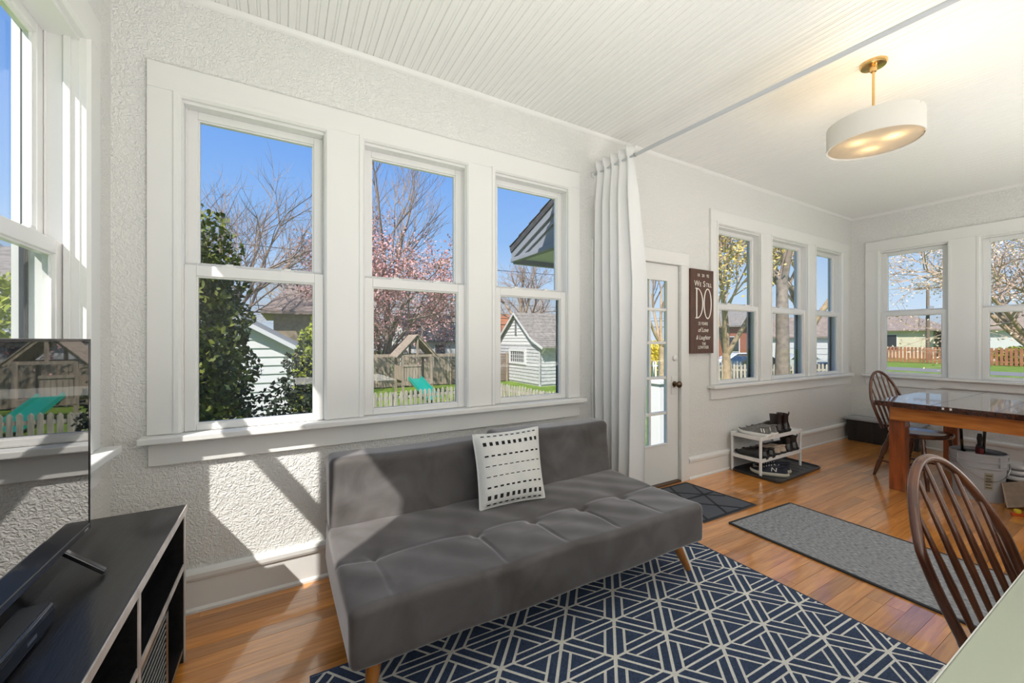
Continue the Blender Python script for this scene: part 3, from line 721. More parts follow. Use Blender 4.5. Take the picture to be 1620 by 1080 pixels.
# ------------------------------------------------------------------ wooden sign with its lettering
sg = thing('wooden_sign', 'dark brown wooden sign with white lettering hanging on the wall beside the door', 'sign', (3.31, YB, 1.5))
SIGNW = mat('sign_wood', (0.082, 0.028, 0.012), 0.4, var=0.6, vscale=7, stretch=(14, 14, 1.2), coat=0.2)
gx0, gx1, gz0, gz1 = 3.147, 3.478, 1.130, 1.892; fy = YB - 0.040
M().box(gx0, gx1, fy, YB - 0.002, gz0, gz1).build('board', SIGNW, sg, bevel=0.003)
SIGNT = mat('sign_paint', (0.85, 0.82, 0.74), 0.6)
def letters(txt, xc, z, h, name='lettering', sxs=1.0, shear=0.0):
    cu = bpy.data.curves.new(name, 'FONT'); cu.body = txt; cu.size = h; cu.align_x = 'CENTER'; cu.extrude = 0.0006; cu.shear = shear
    o = bpy.data.objects.new(name, cu); COL.objects.link(o)
    dg = bpy.context.evaluated_depsgraph_get(); me = bpy.data.meshes.new_from_object(o.evaluated_get(dg))
    bpy.data.objects.remove(o)
    org = ORG[sg.name]
    mt = Matrix.Translation((xc - org[0], fy - 0.0009 - org[1], z - org[2])) @ Matrix.Rotation(PI / 2, 4, 'X') @ Matrix.Diagonal((sxs, 1, 1, 1))
    me.transform(mt); me.materials.clear(); me.materials.append(SIGNT)
    o2 = bpy.data.objects.new(name, me); COL.objects.link(o2); o2.parent = sg; return o2
sc_ = 3.322
for t_, x_ in (('18', -0.068), ('20', 0.0), ('92', 0.068)): letters(t_, sc_ + x_, 1.826, 0.038)
letters('W', sc_ - 0.090, 1.738, 0.074, sxs=0.95); letters('E', sc_ - 0.038, 1.738, 0.052); letters('S', sc_ + 0.016, 1.738, 0.074); letters('TILL', sc_ + 0.083, 1.738, 0.052, sxs=0.9)
# tall narrow serif D and O
def ring(outer, inner, y_):
    n_ = len(outer); q = M()
    q.add([(p[0], y_, p[1]) for p in outer] + [(p[0], y_, p[1]) for p in inner], [(i, (i + 1) % n_, n_ + (i + 1) % n_, n_ + i) for i in range(n_)]); return q
zb0, zt0 = 1.447, 1.722; zc0 = (zb0 + zt0) / 2; hh = (zt0 - zb0) / 2
el = lambda cx, rx, rz: [(cx + rx * math.cos(2 * PI * k / 48), zc0 + rz * math.sin(2 * PI * k / 48)) for k in range(48)]
ring(el(sc_ + 0.066, 0.060, hh + 0.003), el(sc_ + 0.066, 0.044, hh - 0.008), fy - 0.0012).build('lettering', SIGNT, sg)
dx_ = sc_ - 0.112
half = lambda x0, rx, rz: [(x0 + rx * math.sin(PI * k / 30), zc0 + rz * math.cos(PI * k / 30)) for k in range(31)]
o_, i_ = half(dx_ + 0.026, 0.088, hh), half(dx_ + 0.030, 0.068, hh - 0.010)
q = M(); q.add([(p[0], fy - 0.0012, p[1]) for p in o_] + [(p[0], fy - 0.0012, p[1]) for p in i_], [(i, i + 1, 31 + i + 1, 31 + i) for i in range(30)])
for (a, b, c, d) in ((dx_ + 0.012, dx_ + 0.028, zb0, zt0), (dx_, dx_ + 0.034, zb0, zb0 + 0.008), (dx_, dx_ + 0.034, zt0 - 0.008, zt0)): q.box(a, b, fy - (0.0016 if b - a < 0.02 else 0.0021), fy - 0.0002, c, d)
q.build('lettering', SIGNT, sg)
letters('25 YEARS', sc_, 1.388, 0.040, sxs=0.85)
letters('of Love', sc_, 1.325, 0.058, sxs=0.85, shear=0.35)
letters('& Laughter', sc_, 1.257, 0.056, sxs=0.82, shear=0.35)
letters('THE', sc_ + 0.012, 1.206, 0.036, sxs=0.85); letters('LOWTHER', sc_ + 0.004, 1.172, 0.040, sxs=0.80)
# ------------------------------------------------------------------ windsor chairs
CHW = mat('dark_walnut', (0.055, 0.015, 0.006), 0.22, var=0.75, vscale=5, stretch=(3, 3, 1), coat=0.55, col2=(0.15, 0.046, 0.015))
def windsor(name, label, loc, rotz, H=0.47, lean=0.36, W=0.203, nb=0.72, nsp=6):
    t = thing(name, label, 'chair', loc, rotz, None, False)       # local: base of the back at origin, chair faces -y
    zb = 0.45
    q = M(); prof = []
    n_ = 40; pts = []
    for k in range(n_):
        a = 2 * PI * k / n_; r_ = 0.215 * (1 - 0.06 * math.cos(2 * a))
        pts.append((r_ * math.cos(a) * (1.0 - 0.08 * math.sin(a)), -0.185 + 0.205 * math.sin(a)))
    lay = [(0.86, -0.040), (0.96, -0.034), (1.0, -0.018), (0.99, -0.003), (0.94, 0.0), (0.7, -0.010), (0.35, -0.014)]
    vs = []; fs = []
    for s_, dz in lay: vs += [(p[0] * s_, -0.185 + (p[1] + 0.185) * s_, zb + dz) for p in pts]
    for i in range(len(lay) - 1):
        for k in range(n_): fs.append((i * n_ + k, i * n_ + (k + 1) % n_, (i + 1) * n_ + (k + 1) % n_, (i + 1) * n_ + k))
    fs += [tuple(reversed(range(n_))), tuple(range((len(lay) - 1) * n_, len(lay) * n_))]
    q.add(vs, fs).build('seat', CHW, t, 60)
    def hoop(a):
        s_ = W * math.cos(a); h = H * math.sin(a); s_ *= nb + (1 - nb) * min(1, h / (0.5 * H))
        return Vector((s_, h * math.sin(lean), zb + h * math.cos(lean)))
    M().path([hoop(PI * k / 48) - Vector((0, 0, 0.012 if k in (0, 48) else 0)) for k in range(49)], [0.0125] * 49, 12).build('hoop', CHW, t, 60)
    for k in range(nsp):
        f = (k + 0.5) / nsp * 2 - 1
        a = math.acos(max(-1, min(1, f * 0.80))); top = hoop(a)
        bot = Vector((f * 0.135, -0.012 - 0.02 * (1 - f * f) * 0, zb - 0.006))
        M().turned(bot, top, [(0, 0.006), (0.18, 0.0075), (0.42, 0.0098), (0.7, 0.0072), (1, 0.0052)], 10).build('spindle', CHW, t, 60)
    TP = [(0, 0.013), (0.08, 0.017), (0.16, 0.012), (0.20, 0.019), (0.23, 0.013), (0.30, 0.021), (0.40, 0.024), (0.50, 0.019), (0.56, 0.013), (0.59, 0.020), (0.62, 0.013), (0.68, 0.019), (0.8, 0.016), (1, 0.011)]
    feet = {}
    for (nm, tx, ty, bx, by) in (('a', -0.125, -0.055, -0.185, 0.045), ('b', 0.125, -0.055, 0.185, 0.045), ('c', -0.140, -0.305, -0.205, -0.385), ('d', 0.140, -0.305, 0.205, -0.385)):
        p0, p1 = Vector((tx, ty, zb - 0.03)), Vector((bx, by, 0.0)); feet[nm] = (p0, p1)
        M().turned(p0, p1, TP, 14).build('leg', CHW, t, 60)
    SP = [(0, 0.007), (0.2, 0.009), (0.5, 0.014), (0.8, 0.009), (1, 0.007)]
    mid = {}
    for a, c in (('a', 'c'), ('b', 'd')):
        p, r_ = feet[a][0].lerp(feet[a][1], 0.66), feet[c][0].lerp(feet[c][1], 0.62); mid[a] = p.lerp(r_, 0.5)
        M().turned(p, r_, SP, 10).build('stretcher', CHW, t, 60)
    M().turned(mid['a'], mid['b'], SP, 10).build('stretcher', CHW, t, 60)
    return t
windsor('windsor_chair', 'brown hoop-back wooden chair in the foreground, tucked under the pale table', (1.669, 0.268, 0), -0.268)
windsor('windsor_chair', 'dark hoop-back wooden chair behind the brown dining table by the corner', (4.94, 1.45, 0), -0.34, H=0.52, lean=0.30)

# ------------------------------------------------------------------ pale table in the right foreground
PALE = mat('pale_laminate', (0.38, 0.42, 0.32), 0.18, coat=0.3)
dk = thing('pale_table', 'pale green-grey smooth table top in the bottom right foreground', 'table', (1.5, -0.1, 0))
dkx0, dkx1, dky0, dky1 = 0.72, 2.25, -0.42, 0.200
M().box(dkx0, dkx1, dky0, dky1, 0.728, 0.750).build('tabletop', PALE, dk, bevel=0.002)
M().box(dkx0, dkx1, dky1 + 0.0002, dky1 + 0.0022, 0.729, 0.7485).build('edge_band', mat('edge_band_white', (0.7, 0.7, 0.66), 0.4), dk)
for (x_, y_) in ((0.78, -0.37), (2.19, -0.37), (0.78, 0.15), (2.19, 0.15)): M().box(x_ - 0.02, x_ + 0.02, y_ - 0.02, y_ + 0.02, 0, 0.728).build('leg', VINYL, dk, bevel=0.003)
M().box(0.8, 2.17, -0.385, -0.365, 0.66, 0.728).build('apron', VINYL, dk)

# ------------------------------------------------------------------ dining table
TOPW = mat('table_top_wood', (0.050, 0.017, 0.009), 0.16, var=0.6, vscale=5, stretch=(1, 12, 8), coat=0.7)
PINE = mat('amber_pine', (0.40, 0.12, 0.02), 0.3, var=0.6, vscale=4, stretch=(9, 1.4, 12), coat=0.4, col2=(0.62, 0.24, 0.05))
LEGW = mat('red_pine', (0.27, 0.065, 0.014), 0.3, var=0.4, vscale=4, stretch=(9, 9, 1), coat=0.4)
dt = thing('dining_table', 'long brown wooden dining table with dark plank top by the right windows', 'table', (5.15, 0.91, 0))
tx0, tx1, ty0_, ty1_ = 4.30, 6.02, 0.42, 1.40
ys_ = [ty0_, 0.74, 1.065, ty1_]
for i in range(3):
    M().box(tx0, tx1, ys_[i] + 0.0012, ys_[i + 1] - 0.0012, 0.722, 0.750).build('top_plank', TOPW, dt, bevel=0.004)
M().box(tx0 + 0.004, tx0 + 0.075, ty0_ + 0.004, ty1_ - 0.004, 0.708, 0.722).build('end_batten', TOPW, dt)
M().box(4.385, 4.41, 0.52, 1.325, 0.592, 0.722).build('apron', PINE, dt, bevel=0.003); M().box(5.88, 5.905, 0.52, 1.325, 0.592, 0.722).build('apron', PINE, dt, bevel=0.003)
M().box(4.41, 5.88, 1.300, 1.325, 0.592, 0.722).build('apron', PINE, dt, bevel=0.003); M().box(4.41, 5.88, 0.495, 0.52, 0.592, 0.722).build('apron', PINE, dt, bevel=0.003)
for (x_, y_) in ((4.485, 1.295), (5.82, 1.285), (4.485, 0.545), (5.82, 0.545)): M().box(x_ - 0.05, x_ + 0.05, y_ - 0.05, y_ + 0.05, 0, 0.722).build('leg', LEGW, dt, bevel=0.004)
for yy in (0.995, 0.955): M().box(4.2985, 4.300, yy - 0.006, yy + 0.006, 0.728, 0.744).build('chip_mark', WHITE, dt)

# ------------------------------------------------------------------ black storage bin in the far corner
bn = thing('storage_bin', 'long low black storage bin with grey lid in the far corner', 'bin', (6.2, 2.0, 0))
q = M(); bx0, bx1, by0, by1 = 6.15, 6.40, 1.60, 2.285
def ring4(m_, prof):
    vs = []; fs = []
    for e_, z in prof: vs += [(bx0 + e_, by0 + e_, z), (bx1 - e_, by0 + e_, z), (bx1 - e_, by1 - e_, z), (bx0 + e_, by1 - e_, z)]
    for i in range(len(prof) - 1):
        for k in range(4): fs.append((i * 4 + k, i * 4 + (k + 1) % 4, (i + 1) * 4 + (k + 1) % 4, (i + 1) * 4 + k))
    fs += [(3, 2, 1, 0), tuple(range(4 * len(prof) - 4, 4 * len(prof)))]
    return m_.add(vs, fs)
ring4(q, [(0.022, 0.0), (0.006, 0.255), (-0.004, 0.257), (-0.004, 0.268), (0.004, 0.268)]).build('tub', BLACKP, bn, bevel=0.006)
ring4(M(), [(-0.012, 0.262), (-0.012, 0.285), (-0.006, 0.292), (0.012, 0.292), (0.020, 0.284), (0.045, 0.284), (0.055, 0.290)]).build('lid', LINER, bn, bevel=0.003)
for k in range(4): M().box(bx0 + 0.005, bx0 + 0.018, by0 + 0.1 + k * 0.155, by0 + 0.112 + k * 0.155, 0.02, 0.25).build('side_rib', BLACKP, bn, bevel=0.003)

# ------------------------------------------------------------------ boot tray and shoe rack
TRAYM = mat('tray_rubber', (0.035, 0.038, 0.043), 0.4)
ty = thing('boot_tray', 'black boot tray with raised rim on the floor under the white shoe rack', 'tray', (4.15, 2.07, 0))
tcn = [(3.735, 2.288), (3.735, 1.855), (4.545, 1.875), (4.59, 2.282)]
def inset(c, d):
    cx, cy = sum(p[0] for p in c) / 4, sum(p[1] for p in c) / 4
    return [(p[0] + (d if p[0] < cx else -d), p[1] + (d if p[1] < cy else -d)) for p in c]
def roundpoly(c, r, n_=6):
    out = []
    for i in range(4):
        p = Vector(c[i]); a = Vector(c[i - 1]); b = Vector(c[(i + 1) % 4]); u = (a - p).normalized() * r; v_ = (b - p).normalized() * r
        for k in range(n_ + 1):
            t = k / n_; out.append((p + u) * (1 - t) ** 2 + p * 2 * t * (1 - t) + (p + v_) * t * t)
    return out
vs = []; fs = []; lv = [(0.012, 0.0), (0.0, 0.004), (-0.004, 0.024), (0.004, 0.026), (0.012, 0.010), (0.03, 0.007)]
for d, z in lv: vs += [(p[0], p[1], z) for p in roundpoly(inset(tcn, d), 0.05)]
nn = 28
for i in range(len(lv) - 1):
    for k in range(nn): fs.append((i * nn + k, i * nn + (k + 1) % nn, (i + 1) * nn + (k + 1) % nn, (i + 1) * nn + k))
fs += [tuple(reversed(range(nn))), tuple(range((len(lv) - 1) * nn, len(lv) * nn))]
M().add(vs, fs).build('tray_pan', TRAYM, ty, 40)
for k in range(7): M().box(3.82 + k * 0.1, 3.826 + k * 0.1, 1.93, 2.22, 0.007, 0.0095).build('tray_rib', TRAYM, ty)
RACK = mat('white_plastic', (0.78, 0.78, 0.78), 0.35)
rk = thing('shoe_rack', 'small white plastic two-tier shoe rack holding shoes beside the door', 'shoe rack', (4.1, 2.15, 0))
rx0, rx1, ry0, ry1 = 3.735, 4.465, 2.005, 2.295
SH = []
for z in (0.148, 0.345):
    q = M(); rc = [(rx0, ry1), (rx0, ry0), (rx1, ry0), (rx1, ry1)]; lv4 = [(0.006, z + 0.004), (0.0, z - 0.006), (0.0, z + 0.026), (0.008, z + 0.026), (0.009, z + 0.012)]
    vs = []; fs = []
    for d, zz in lv4: vs += [(p[0], p[1], zz) for p in roundpoly(inset(rc, d), 0.018)]
    for i in range(4):
        for k in range(28): fs.append((i * 28 + k, i * 28 + (k + 1) % 28, (i + 1) * 28 + (k + 1) % 28, (i + 1) * 28 + k))
    fs += [tuple(reversed(range(28))), tuple(range(112, 140))]; q.add(vs, fs)
    q.build('shelf', RACK, rk, 40)
for (x_, y_) in ((rx0 + 0.014, ry0 + 0.014), (rx1 - 0.014, ry0 + 0.014), (rx0 + 0.014, ry1 - 0.014), (rx1 - 0.014, ry1 - 0.014)):
    M().lathe([(0.011, 0.0095), (0.012, 0.05), (0.012, 0.34)], (x_, y_, 0), 12).build('post', RACK, rk, 50)

# ------------------------------------------------------------------ shoes
def shoe_meshes(L, Wd, up, H, collar, sole_m, up_m, sole_h=0.026, boot=None, toe=0.055, laces=None, heel=0.0, line=None):
    """local: heel at y=0, toe at +y, returns dict of meshes"""
    N_ = 26; K = 16
    def wid(t): return Wd / 2 * (0.72 + 0.30 * math.sin(PI * min(1, t * 1.02) ** 0.9) * 1.0 - 0.10 * math.exp(-((t - 0.38) / 0.16) ** 2)) * (1 - max(0, (t - 0.82) / 0.18) ** 2.4 * 0.62) * (1 - max(0, (0.10 - t) / 0.10) ** 2 * 0.35)
    def hei(t):
        if t < 0.42: return H
        if t < 0.80:
            k = (t - 0.42) / 0.38; k = k * k * (3 - 2 * k); return H * (1 - k) + toe * k
        k = (t - 0.80) / 0.20; return toe * (1 - 0.55 * k ** 2.2)
    sole = M(); vs = []; fs = []
    pr_ = [(0.94, 0.0), (1.02, sole_h * 0.25), (1.05, sole_h * 0.7), (1.0, sole_h)]
    def spring(t): return 0.016 * max(0, (t - 0.72) / 0.28) ** 2 + 0.002
    cont = [(wid(t / N_), t / N_) for t in range(N_ + 1)]
    out = [(w_, t) for w_, t in cont] + [(-w_, t) for w_, t in reversed(cont)]
    nn_ = len(out)
    for s_, z in pr_:
        for w_, t in out:
            hz = z + spring(t) - (heel if (heel and t > 0.30 and z == 0) else 0) * -1
            vs.append((w_ * s_, (t - 0.5) * L * (1 + (s_ - 1) * 0.5) + L / 2, hz + heel * max(0, 1 - t * 2.2)))
    for i in range(3):
        for k in range(nn_): fs.append((i * nn_ + k, i * nn_ + (k + 1) % nn_, (i + 1) * nn_ + (k + 1) % nn_, (i + 1) * nn_ + k))
    fs += [tuple(reversed(range(nn_))), tuple(range(3 * nn_, 4 * nn_))]
    sole.add(vs, fs)
    if heel: sole.rbox((-Wd * 0.34, 0.004, 0), (Wd * 0.34, L * 0.27, heel + 0.012), 0.005, (2, 2, 1))
    upm = M(); vs = []; fs = []
    for i in range(N_ + 1):
        t = i / N_; w_ = wid(t) * 0.97; h = hei(t); zb_ = sole_h * 0.9 + spring(t) + heel * max(0, 1 - t * 2.2); yy = 0.006 + t * (L - 0.012)
        for k in range(K + 1):
            a = PI * k / K; c = math.cos(a); s_ = math.sin(a)
            e_ = 0.62
            x = w_ * math.copysign(abs(c) ** e_, c); z = zb_ + max(0.004, h - zb_) * (s_ ** (0.75 if t > 0.42 else 0.55))
            nar = 1 - 0.42 * (z - zb_) / max(h, 0.05) * (1 if t < 0.62 else 0.25)
            vs.append((x * nar, yy + (0.018 * (z - zb_) / H if t < 0.08 else 0), z))
    for i in range(N_):
        for k in range(K): fs.append((i * (K + 1) + k, i * (K + 1) + k + 1, (i + 1) * (K + 1) + k + 1, (i + 1) * (K + 1) + k))
    fs += [tuple(range(K + 1)), tuple(reversed(range(N_ * (K + 1), (N_ + 1) * (K + 1))))]
    upm.add(vs, fs)
    res = {'sole': (sole.mesh('sole', sole_m, 50), 'sole'), 'upper': (upm.mesh('upper', up_m, 60), 'upper')}
    op = M(); y0_, y1_ = L * 0.05, L * 0.40
    if boot:
        # a shaft rising from the ankle
        pr2 = [(1.0, H * 0.55), (0.92, H), (0.94, H + boot * 0.5), (1.0, H + boot), (0.93, H + boot), (0.85, H + boot * 0.4)]
        vs = []; fs = []
        for s_, z in pr2:
            for k in range(20):
                a = 2 * PI * k / 20; vs.append((Wd * 0.34 * s_ * math.cos(a), L * 0.215 + L * 0.19 * s_ * math.sin(a) + 0.006 * (z / (H + boot)), z))
        for i in range(len(pr2) - 1):
            for k in range(20): fs.append((i * 20 + k, i * 20 + (k + 1) % 20, (i + 1) * 20 + (k + 1) % 20, (i + 1) * 20 + k))
        fs.append(tuple(range((len(pr2) - 1) * 20, len(pr2) * 20)))
        op.add(vs, fs); res['shaft'] = (op.mesh('shaft', up_m, 60), 'shaft')
        pt_ = M().path([(0, L * 0.045, H + boot * 0.8), (0, L * 0.018, H + boot + 0.012), (0, L * 0.03, H + boot + 0.022), (0, L * 0.055, H + boot * 0.9)], 0.0035, 6, flat=1)
        res['pull_tab'] = (pt_.mesh('pull_tab', up_m, 60), 'pull_tab')
    else:
        vs = [(Wd * 0.27 * math.cos(2 * PI * k / 20), L * 0.20 + L * 0.165 * math.sin(2 * PI * k / 20), H - 0.004 + (0.012 * (-math.sin(2 * PI * k / 20)) if True else 0)) for k in range(20)]
        op.path(vs + [vs[0]], 0.007, 8, caps=False); res['collar'] = (op.mesh('collar', collar, 60), 'collar')
        op2 = M().add([(v_[0], v_[1], v_[2] + 0.001) for v_ in vs], [tuple(range(20))]); res['lining'] = (op2.mesh('lining', BLACKP), 'lining')
    if laces:
        lm = M()
        for k in range(5):
            t = 0.44 + k * 0.065; h = hei(t) + 0.003; w_ = wid(t) * 0.36
            lm.path([(-w_, t * L, h - 0.010), (-w_ * 0.4, t * L + 0.004, h + 0.001), (w_ * 0.4, t * L - 0.003, h + 0.001), (w_, t * L, h - 0.010)], 0.0028, 6)
        res['laces'] = (lm.mesh('laces', laces, 60), 'laces')
    return res
def place_shoe(res, name, label, cat, loc, rz, group):
    t = thing(name, label, cat, loc, rz, group, False)
    for me, nm in res.values(): 
        o = bpy.data.objects.new(nm, me); COL.objects.link(o); o.parent = t
    return t
GREYK = mat('grey_knit', (0.19, 0.185, 0.18), 0.9, bump=0.4, bscale=500, var=0.3, vscale=60); GRYL = mat('grey_lace', (0.12, 0.12, 0.12), 0.9)
FOAM = mat('white_foam', (0.78, 0.76, 0.73), 0.7); NAVYS = mat('navy_suede', (0.016, 0.020, 0.035), 0.8, bump=0.2, bscale=400)
BLKL = mat('black_leather', (0.010, 0.009, 0.009), 0.28, coat=0.3); BRNL = mat('dark_brown_leather', (0.014, 0.006, 0.005), 0.3, coat=0.3); RUBB = mat('black_rubber', (0.012, 0.012, 0.012), 0.6)
TANL = mat('beige_suede', (0.50, 0.40, 0.32), 0.85); CRSOLE = mat('cream_sole', (0.62, 0.58, 0.48), 0.7); WLACE = mat('white_lace', (0.75, 0.75, 0.73), 0.9)
sn = shoe_meshes(0.285, 0.100, 0, 0.092, GREYK, FOAM, GREYK, 0.030, laces=GRYL)
stripe = M()
for k in range(2): stripe.beam((-0.0475, 0.036 + k * 0.022, 0.045), (-0.036, 0.050 + k * 0.022, 0.076), 0.009, 0.003)
sn['side_stripe'] = (stripe.mesh('side_stripe', FOAM), 'side_stripe')
bt = shoe_meshes(0.285, 0.098, 0, 0.105, BRNL, RUBB, BRNL, 0.024, boot=0.075, heel=0.016, laces=BLKL)
ds = shoe_meshes(0.290, 0.096, 0, 0.078, BLKL, RUBB, BLKL, 0.016, heel=0.020, toe=0.048, laces=BLKL)
cb = shoe_meshes(0.265, 0.094, 0, 0.098, BLKL, RUBB, BLKL, 0.020, boot=0.050, heel=0.014)
tn = shoe_meshes(0.270, 0.092, 0, 0.080, TANL, RUBB, TANL, 0.018, heel=0.012, toe=0.05)
nv = shoe_meshes(0.300, 0.104, 0, 0.088, NAVYS, CRSOLE, NAVYS, 0.030, laces=WLACE)
def letterN(m_, x, flip=1):
    a = [(x, 0.105, 0.045), (x * 0.86, 0.100, 0.078)]; b = [(x, 0.140, 0.045), (x * 0.86, 0.135, 0.078)]
    m_.beam(a[0], a[1], 0.007, 0.004); m_.beam(b[0], b[1], 0.007, 0.004); m_.beam(a[1] if flip > 0 else b[1], b[0] if flip > 0 else a[0], 0.007, 0.004)
nm_ = M(); letterN(nm_, -0.0485, -1); letterN(nm_, 0.0485, 1); nv['letter_patch'] = (nm_.mesh('letter_patch', WLACE), 'letter_patch')
zt_, zm_ = 0.3575, 0.1605
place_shoe(sn, 'sneaker', 'grey running shoe with white sole nearest the left end of the rack top', 'shoe', (3.885, 2.000, zt_), 0.12, 'grey running shoes')
place_shoe(sn, 'sneaker', 'grey running shoe standing next to the dark boots on the rack top', 'shoe', (4.000, 2.005, zt_), 0.08, 'grey running shoes')
place_shoe(bt, 'ankle_boot', 'dark brown ankle boot in the middle of the rack top behind the sneakers', 'boot', (4.120, 2.012, zt_), 0.05, 'dark ankle boots')
place_shoe(bt, 'ankle_boot', 'dark brown ankle boot rightmost on the rack top', 'boot', (4.235, 2.010, zt_), -0.04, 'dark ankle boots')
place_shoe(ds, 'dress_shoe', 'black leather shoe leftmost on the middle shelf of the rack', 'shoe', (3.845, 2.000, zm_), 0.10, 'black leather shoes')
place_shoe(ds, 'dress_shoe', 'black leather shoe second from the left on the middle shelf', 'shoe', (3.950, 2.000, zm_), 0.05, 'black leather shoes')
place_shoe(tn, 'beige_shoe', 'beige low shoe beside the black leather pair on the middle shelf', 'shoe', (4.055, 2.005, zm_), 0.04, 'beige shoes')
place_shoe(tn, 'beige_shoe', 'beige low shoe next to the black boots on the middle shelf', 'shoe', (4.155, 2.005, zm_), 0.02, 'beige shoes')
place_shoe(cb, 'short_boot', 'black short boot left of its twin on the middle shelf', 'boot', (4.270, 2.005, zm_), 0.0, 'black short boots')
place_shoe(cb, 'short_boot', 'black short boot at the right end of the middle shelf', 'boot', (4.378, 2.005, zm_), 0.0, 'black short boots')
place_shoe(nv, 'navy_sneaker', 'navy sneaker with white letter nearest the front on the boot tray', 'shoe', (3.985, 1.900, 0.010), 0.62, 'navy sneakers')
place_shoe(nv, 'navy_sneaker', 'navy sneaker behind its twin on the boot tray', 'shoe', (4.115, 1.945, 0.010), 0.62, 'navy sneakers')

# ------------------------------------------------------------------ bucket, brush, pitcher, lids, box, spirit level
BUCK = mat('grey_bucket_plastic', (0.44, 0.46, 0.49), 0.4)
bk = thing('paint_bucket', 'light grey plastic bucket with ribbed rim standing below the dining table', 'bucket', (4.82, 0.92, 0), 0, None, False)
M().lathe([(0.0, 0.0), (0.132, 0.0), (0.134, 0.006), (0.146, 0.255), (0.154, 0.258), (0.154, 0.270), (0.147, 0.272), (0.148, 0.300), (0.156, 0.303), (0.156, 0.314), (0.150, 0.316), (0.151, 0.350), (0.158, 0.353), (0.158, 0.366), (0.150, 0.370), (0.145, 0.366), (0.142, 0.345), (0.0, 0.340)], n=56, caps=False).build('bucket_body', BUCK, bk, 35)
M().lathe([(0.0, 0.3405), (0.141, 0.3405), (0.141, 0.3445), (0.0, 0.3445)], n=48, caps=False).build('lid_panel', mat('dark_lid', (0.10, 0.11, 0.12), 0.35), bk, 40)
for k in range(8):
    a = 2 * PI * k / 8 + 0.2; M().box(-0.006, 0.006, -0.003, 0.003, 0.272, 0.352, mat=Matrix.Rotation(a, 4, 'Z') @ Matrix.Translation((0.152, 0, 0))).build('rim_rib', BUCK, bk)
hp = [(0.158 * math.cos(a), 0.158 * math.sin(a), 0.300 - 0.13 * math.sin((a - 2.2) / (PI) * PI) ** 2) for a in [2.2 + PI * k / 24 for k in range(25)]]
M().path([(p[0] * 1.03, p[1] * 1.03, p[2]) for p in hp], 0.0028, 6).build('wire_handle', STEEL, bk, 60)
def cyl_label(m_, a0, a1, z0, z1, r0, r1):
    m_.grid(lambda u, v: ((r0 + (r1 - r0) * v) * math.cos(a0 + (a1 - a0) * u), (r0 + (r1 - r0) * v) * math.sin(a0 + (a1 - a0) * u), z0 + (z1 - z0) * v), 10, 4)
q = M(); aa = math.atan2(-0.92, -4.82) + 0.22
cyl_label(q, aa, aa + 0.34, 0.10, 0.23, 0.1405, 0.1465); q.build('paper_label', mat('label_tan', (0.36, 0.32, 0.24), 0.7), bk, 180)
LBT = mat('label_print', (0.10, 0.085, 0.06), 0.7)
for k in range(5):
    q = M(); cyl_label(q, aa + 0.05, aa + 0.29 - 0.04 * (k % 2), 0.112 + k * 0.023, 0.112 + k * 0.023 + (0.016 if k == 2 else 0.009), 0.1418 + k * 0.0011, 0.1424 + k * 0.0011); q.build('printed_line', LBT, bk, 180)
REDL = mat('dark_red', (0.16, 0.012, 0.012), 0.4)
br = thing('paint_brush', 'paint brush with dark red sleeve and black handle standing on the grey bucket', 'brush', (4.76, 0.90, 0.3445), 0.55, None, False)
M().rbox((-0.038, -0.011, 0.0), (0.038, 0.011, 0.060), 0.004, (2, 1, 2)).build('brush_sleeve', REDL, br, 180)
M().rbox((-0.036, -0.009, 0.060), (0.036, 0.009, 0.078), 0.003, (2, 1, 1)).build('ferrule', BLACKP, br, 180)
M().path([(0, 0, 0.076), (0, 0, 0.10), (0, 0, 0.13), (0, 0, 0.17)], [0.014, 0.012, 0.017, 0.011], 12).build('handle', BLACKP, br, 60)
for (u_, wd_) in ((-0.014, 0.010), (0.001, 0.010), (0.016, 0.010)):
    M().box(u_ - wd_ / 2, u_ + wd_ / 2, -0.0122, -0.0112, 0.036, 0.048).build('printed_mark', WHITE, br)
pt = thing('clear_pitcher', 'clear plastic pitcher standing on the bucket behind the paint brush', 'pitcher', (4.855, 0.955, 0.3445), 0, None, False)
CLEAR = glassmat('clear_plastic', 0.94)
M().lathe([(0.0, 0.002), (0.062, 0.002), (0.066, 0.008), (0.074, 0.20)], n=36, caps=False).build('pitcher_body', CLEAR, pt, 50)
M().lathe([(0.074, 0.198), (0.080, 0.203), (0.074, 0.208)], n=36, caps=False).build('pitcher_rim', RACK, pt, 50)
# white lids stacked on a dark crate behind the bucket
cr = thing('dark_crate', 'low dark crate standing behind the bucket under the dining table', 'crate', (5.05, 0.70, 0))
q = M(); q.box(4.93, 5.17, 0.56, 0.80, 0.0, 0.012)
for (a, b, c, d) in ((4.93, 5.17, 0.56, 0.572), (4.93, 5.17, 0.788, 0.80), (4.93, 4.942, 0.56, 0.80), (5.158, 5.17, 0.56, 0.80)): q.box(a, b, c, d, 0, 0.16)
q.box(4.93, 5.17, 0.56, 0.80, 0.15, 0.16); q.build('crate_body', BRNL, cr, bevel=0.003)
for k, lab in enumerate(('bottom white paint tub of three stacked behind the bucket', 'middle white paint tub of three stacked behind the bucket', 'top white paint tub of three stacked behind the bucket')):
    t = thing('shallow_tub', lab, 'tub', (5.0 + 0.008 * k, 0.745 - 0.004 * k, 0.161 + k * 0.043), 0, 'white paint tubs', False)
    M().lathe([(0.0, 0.0), (0.078, 0.0), (0.084, 0.006), (0.086, 0.022), (0.082, 0.032), (0.0, 0.030)], n=32, caps=False).build('lid_disc', RACK, t, 40)
    M().lathe([(0.086, 0.012), (0.089, 0.015), (0.086, 0.019)], n=32, caps=False).build('lid_rim', RACK, t, 40)
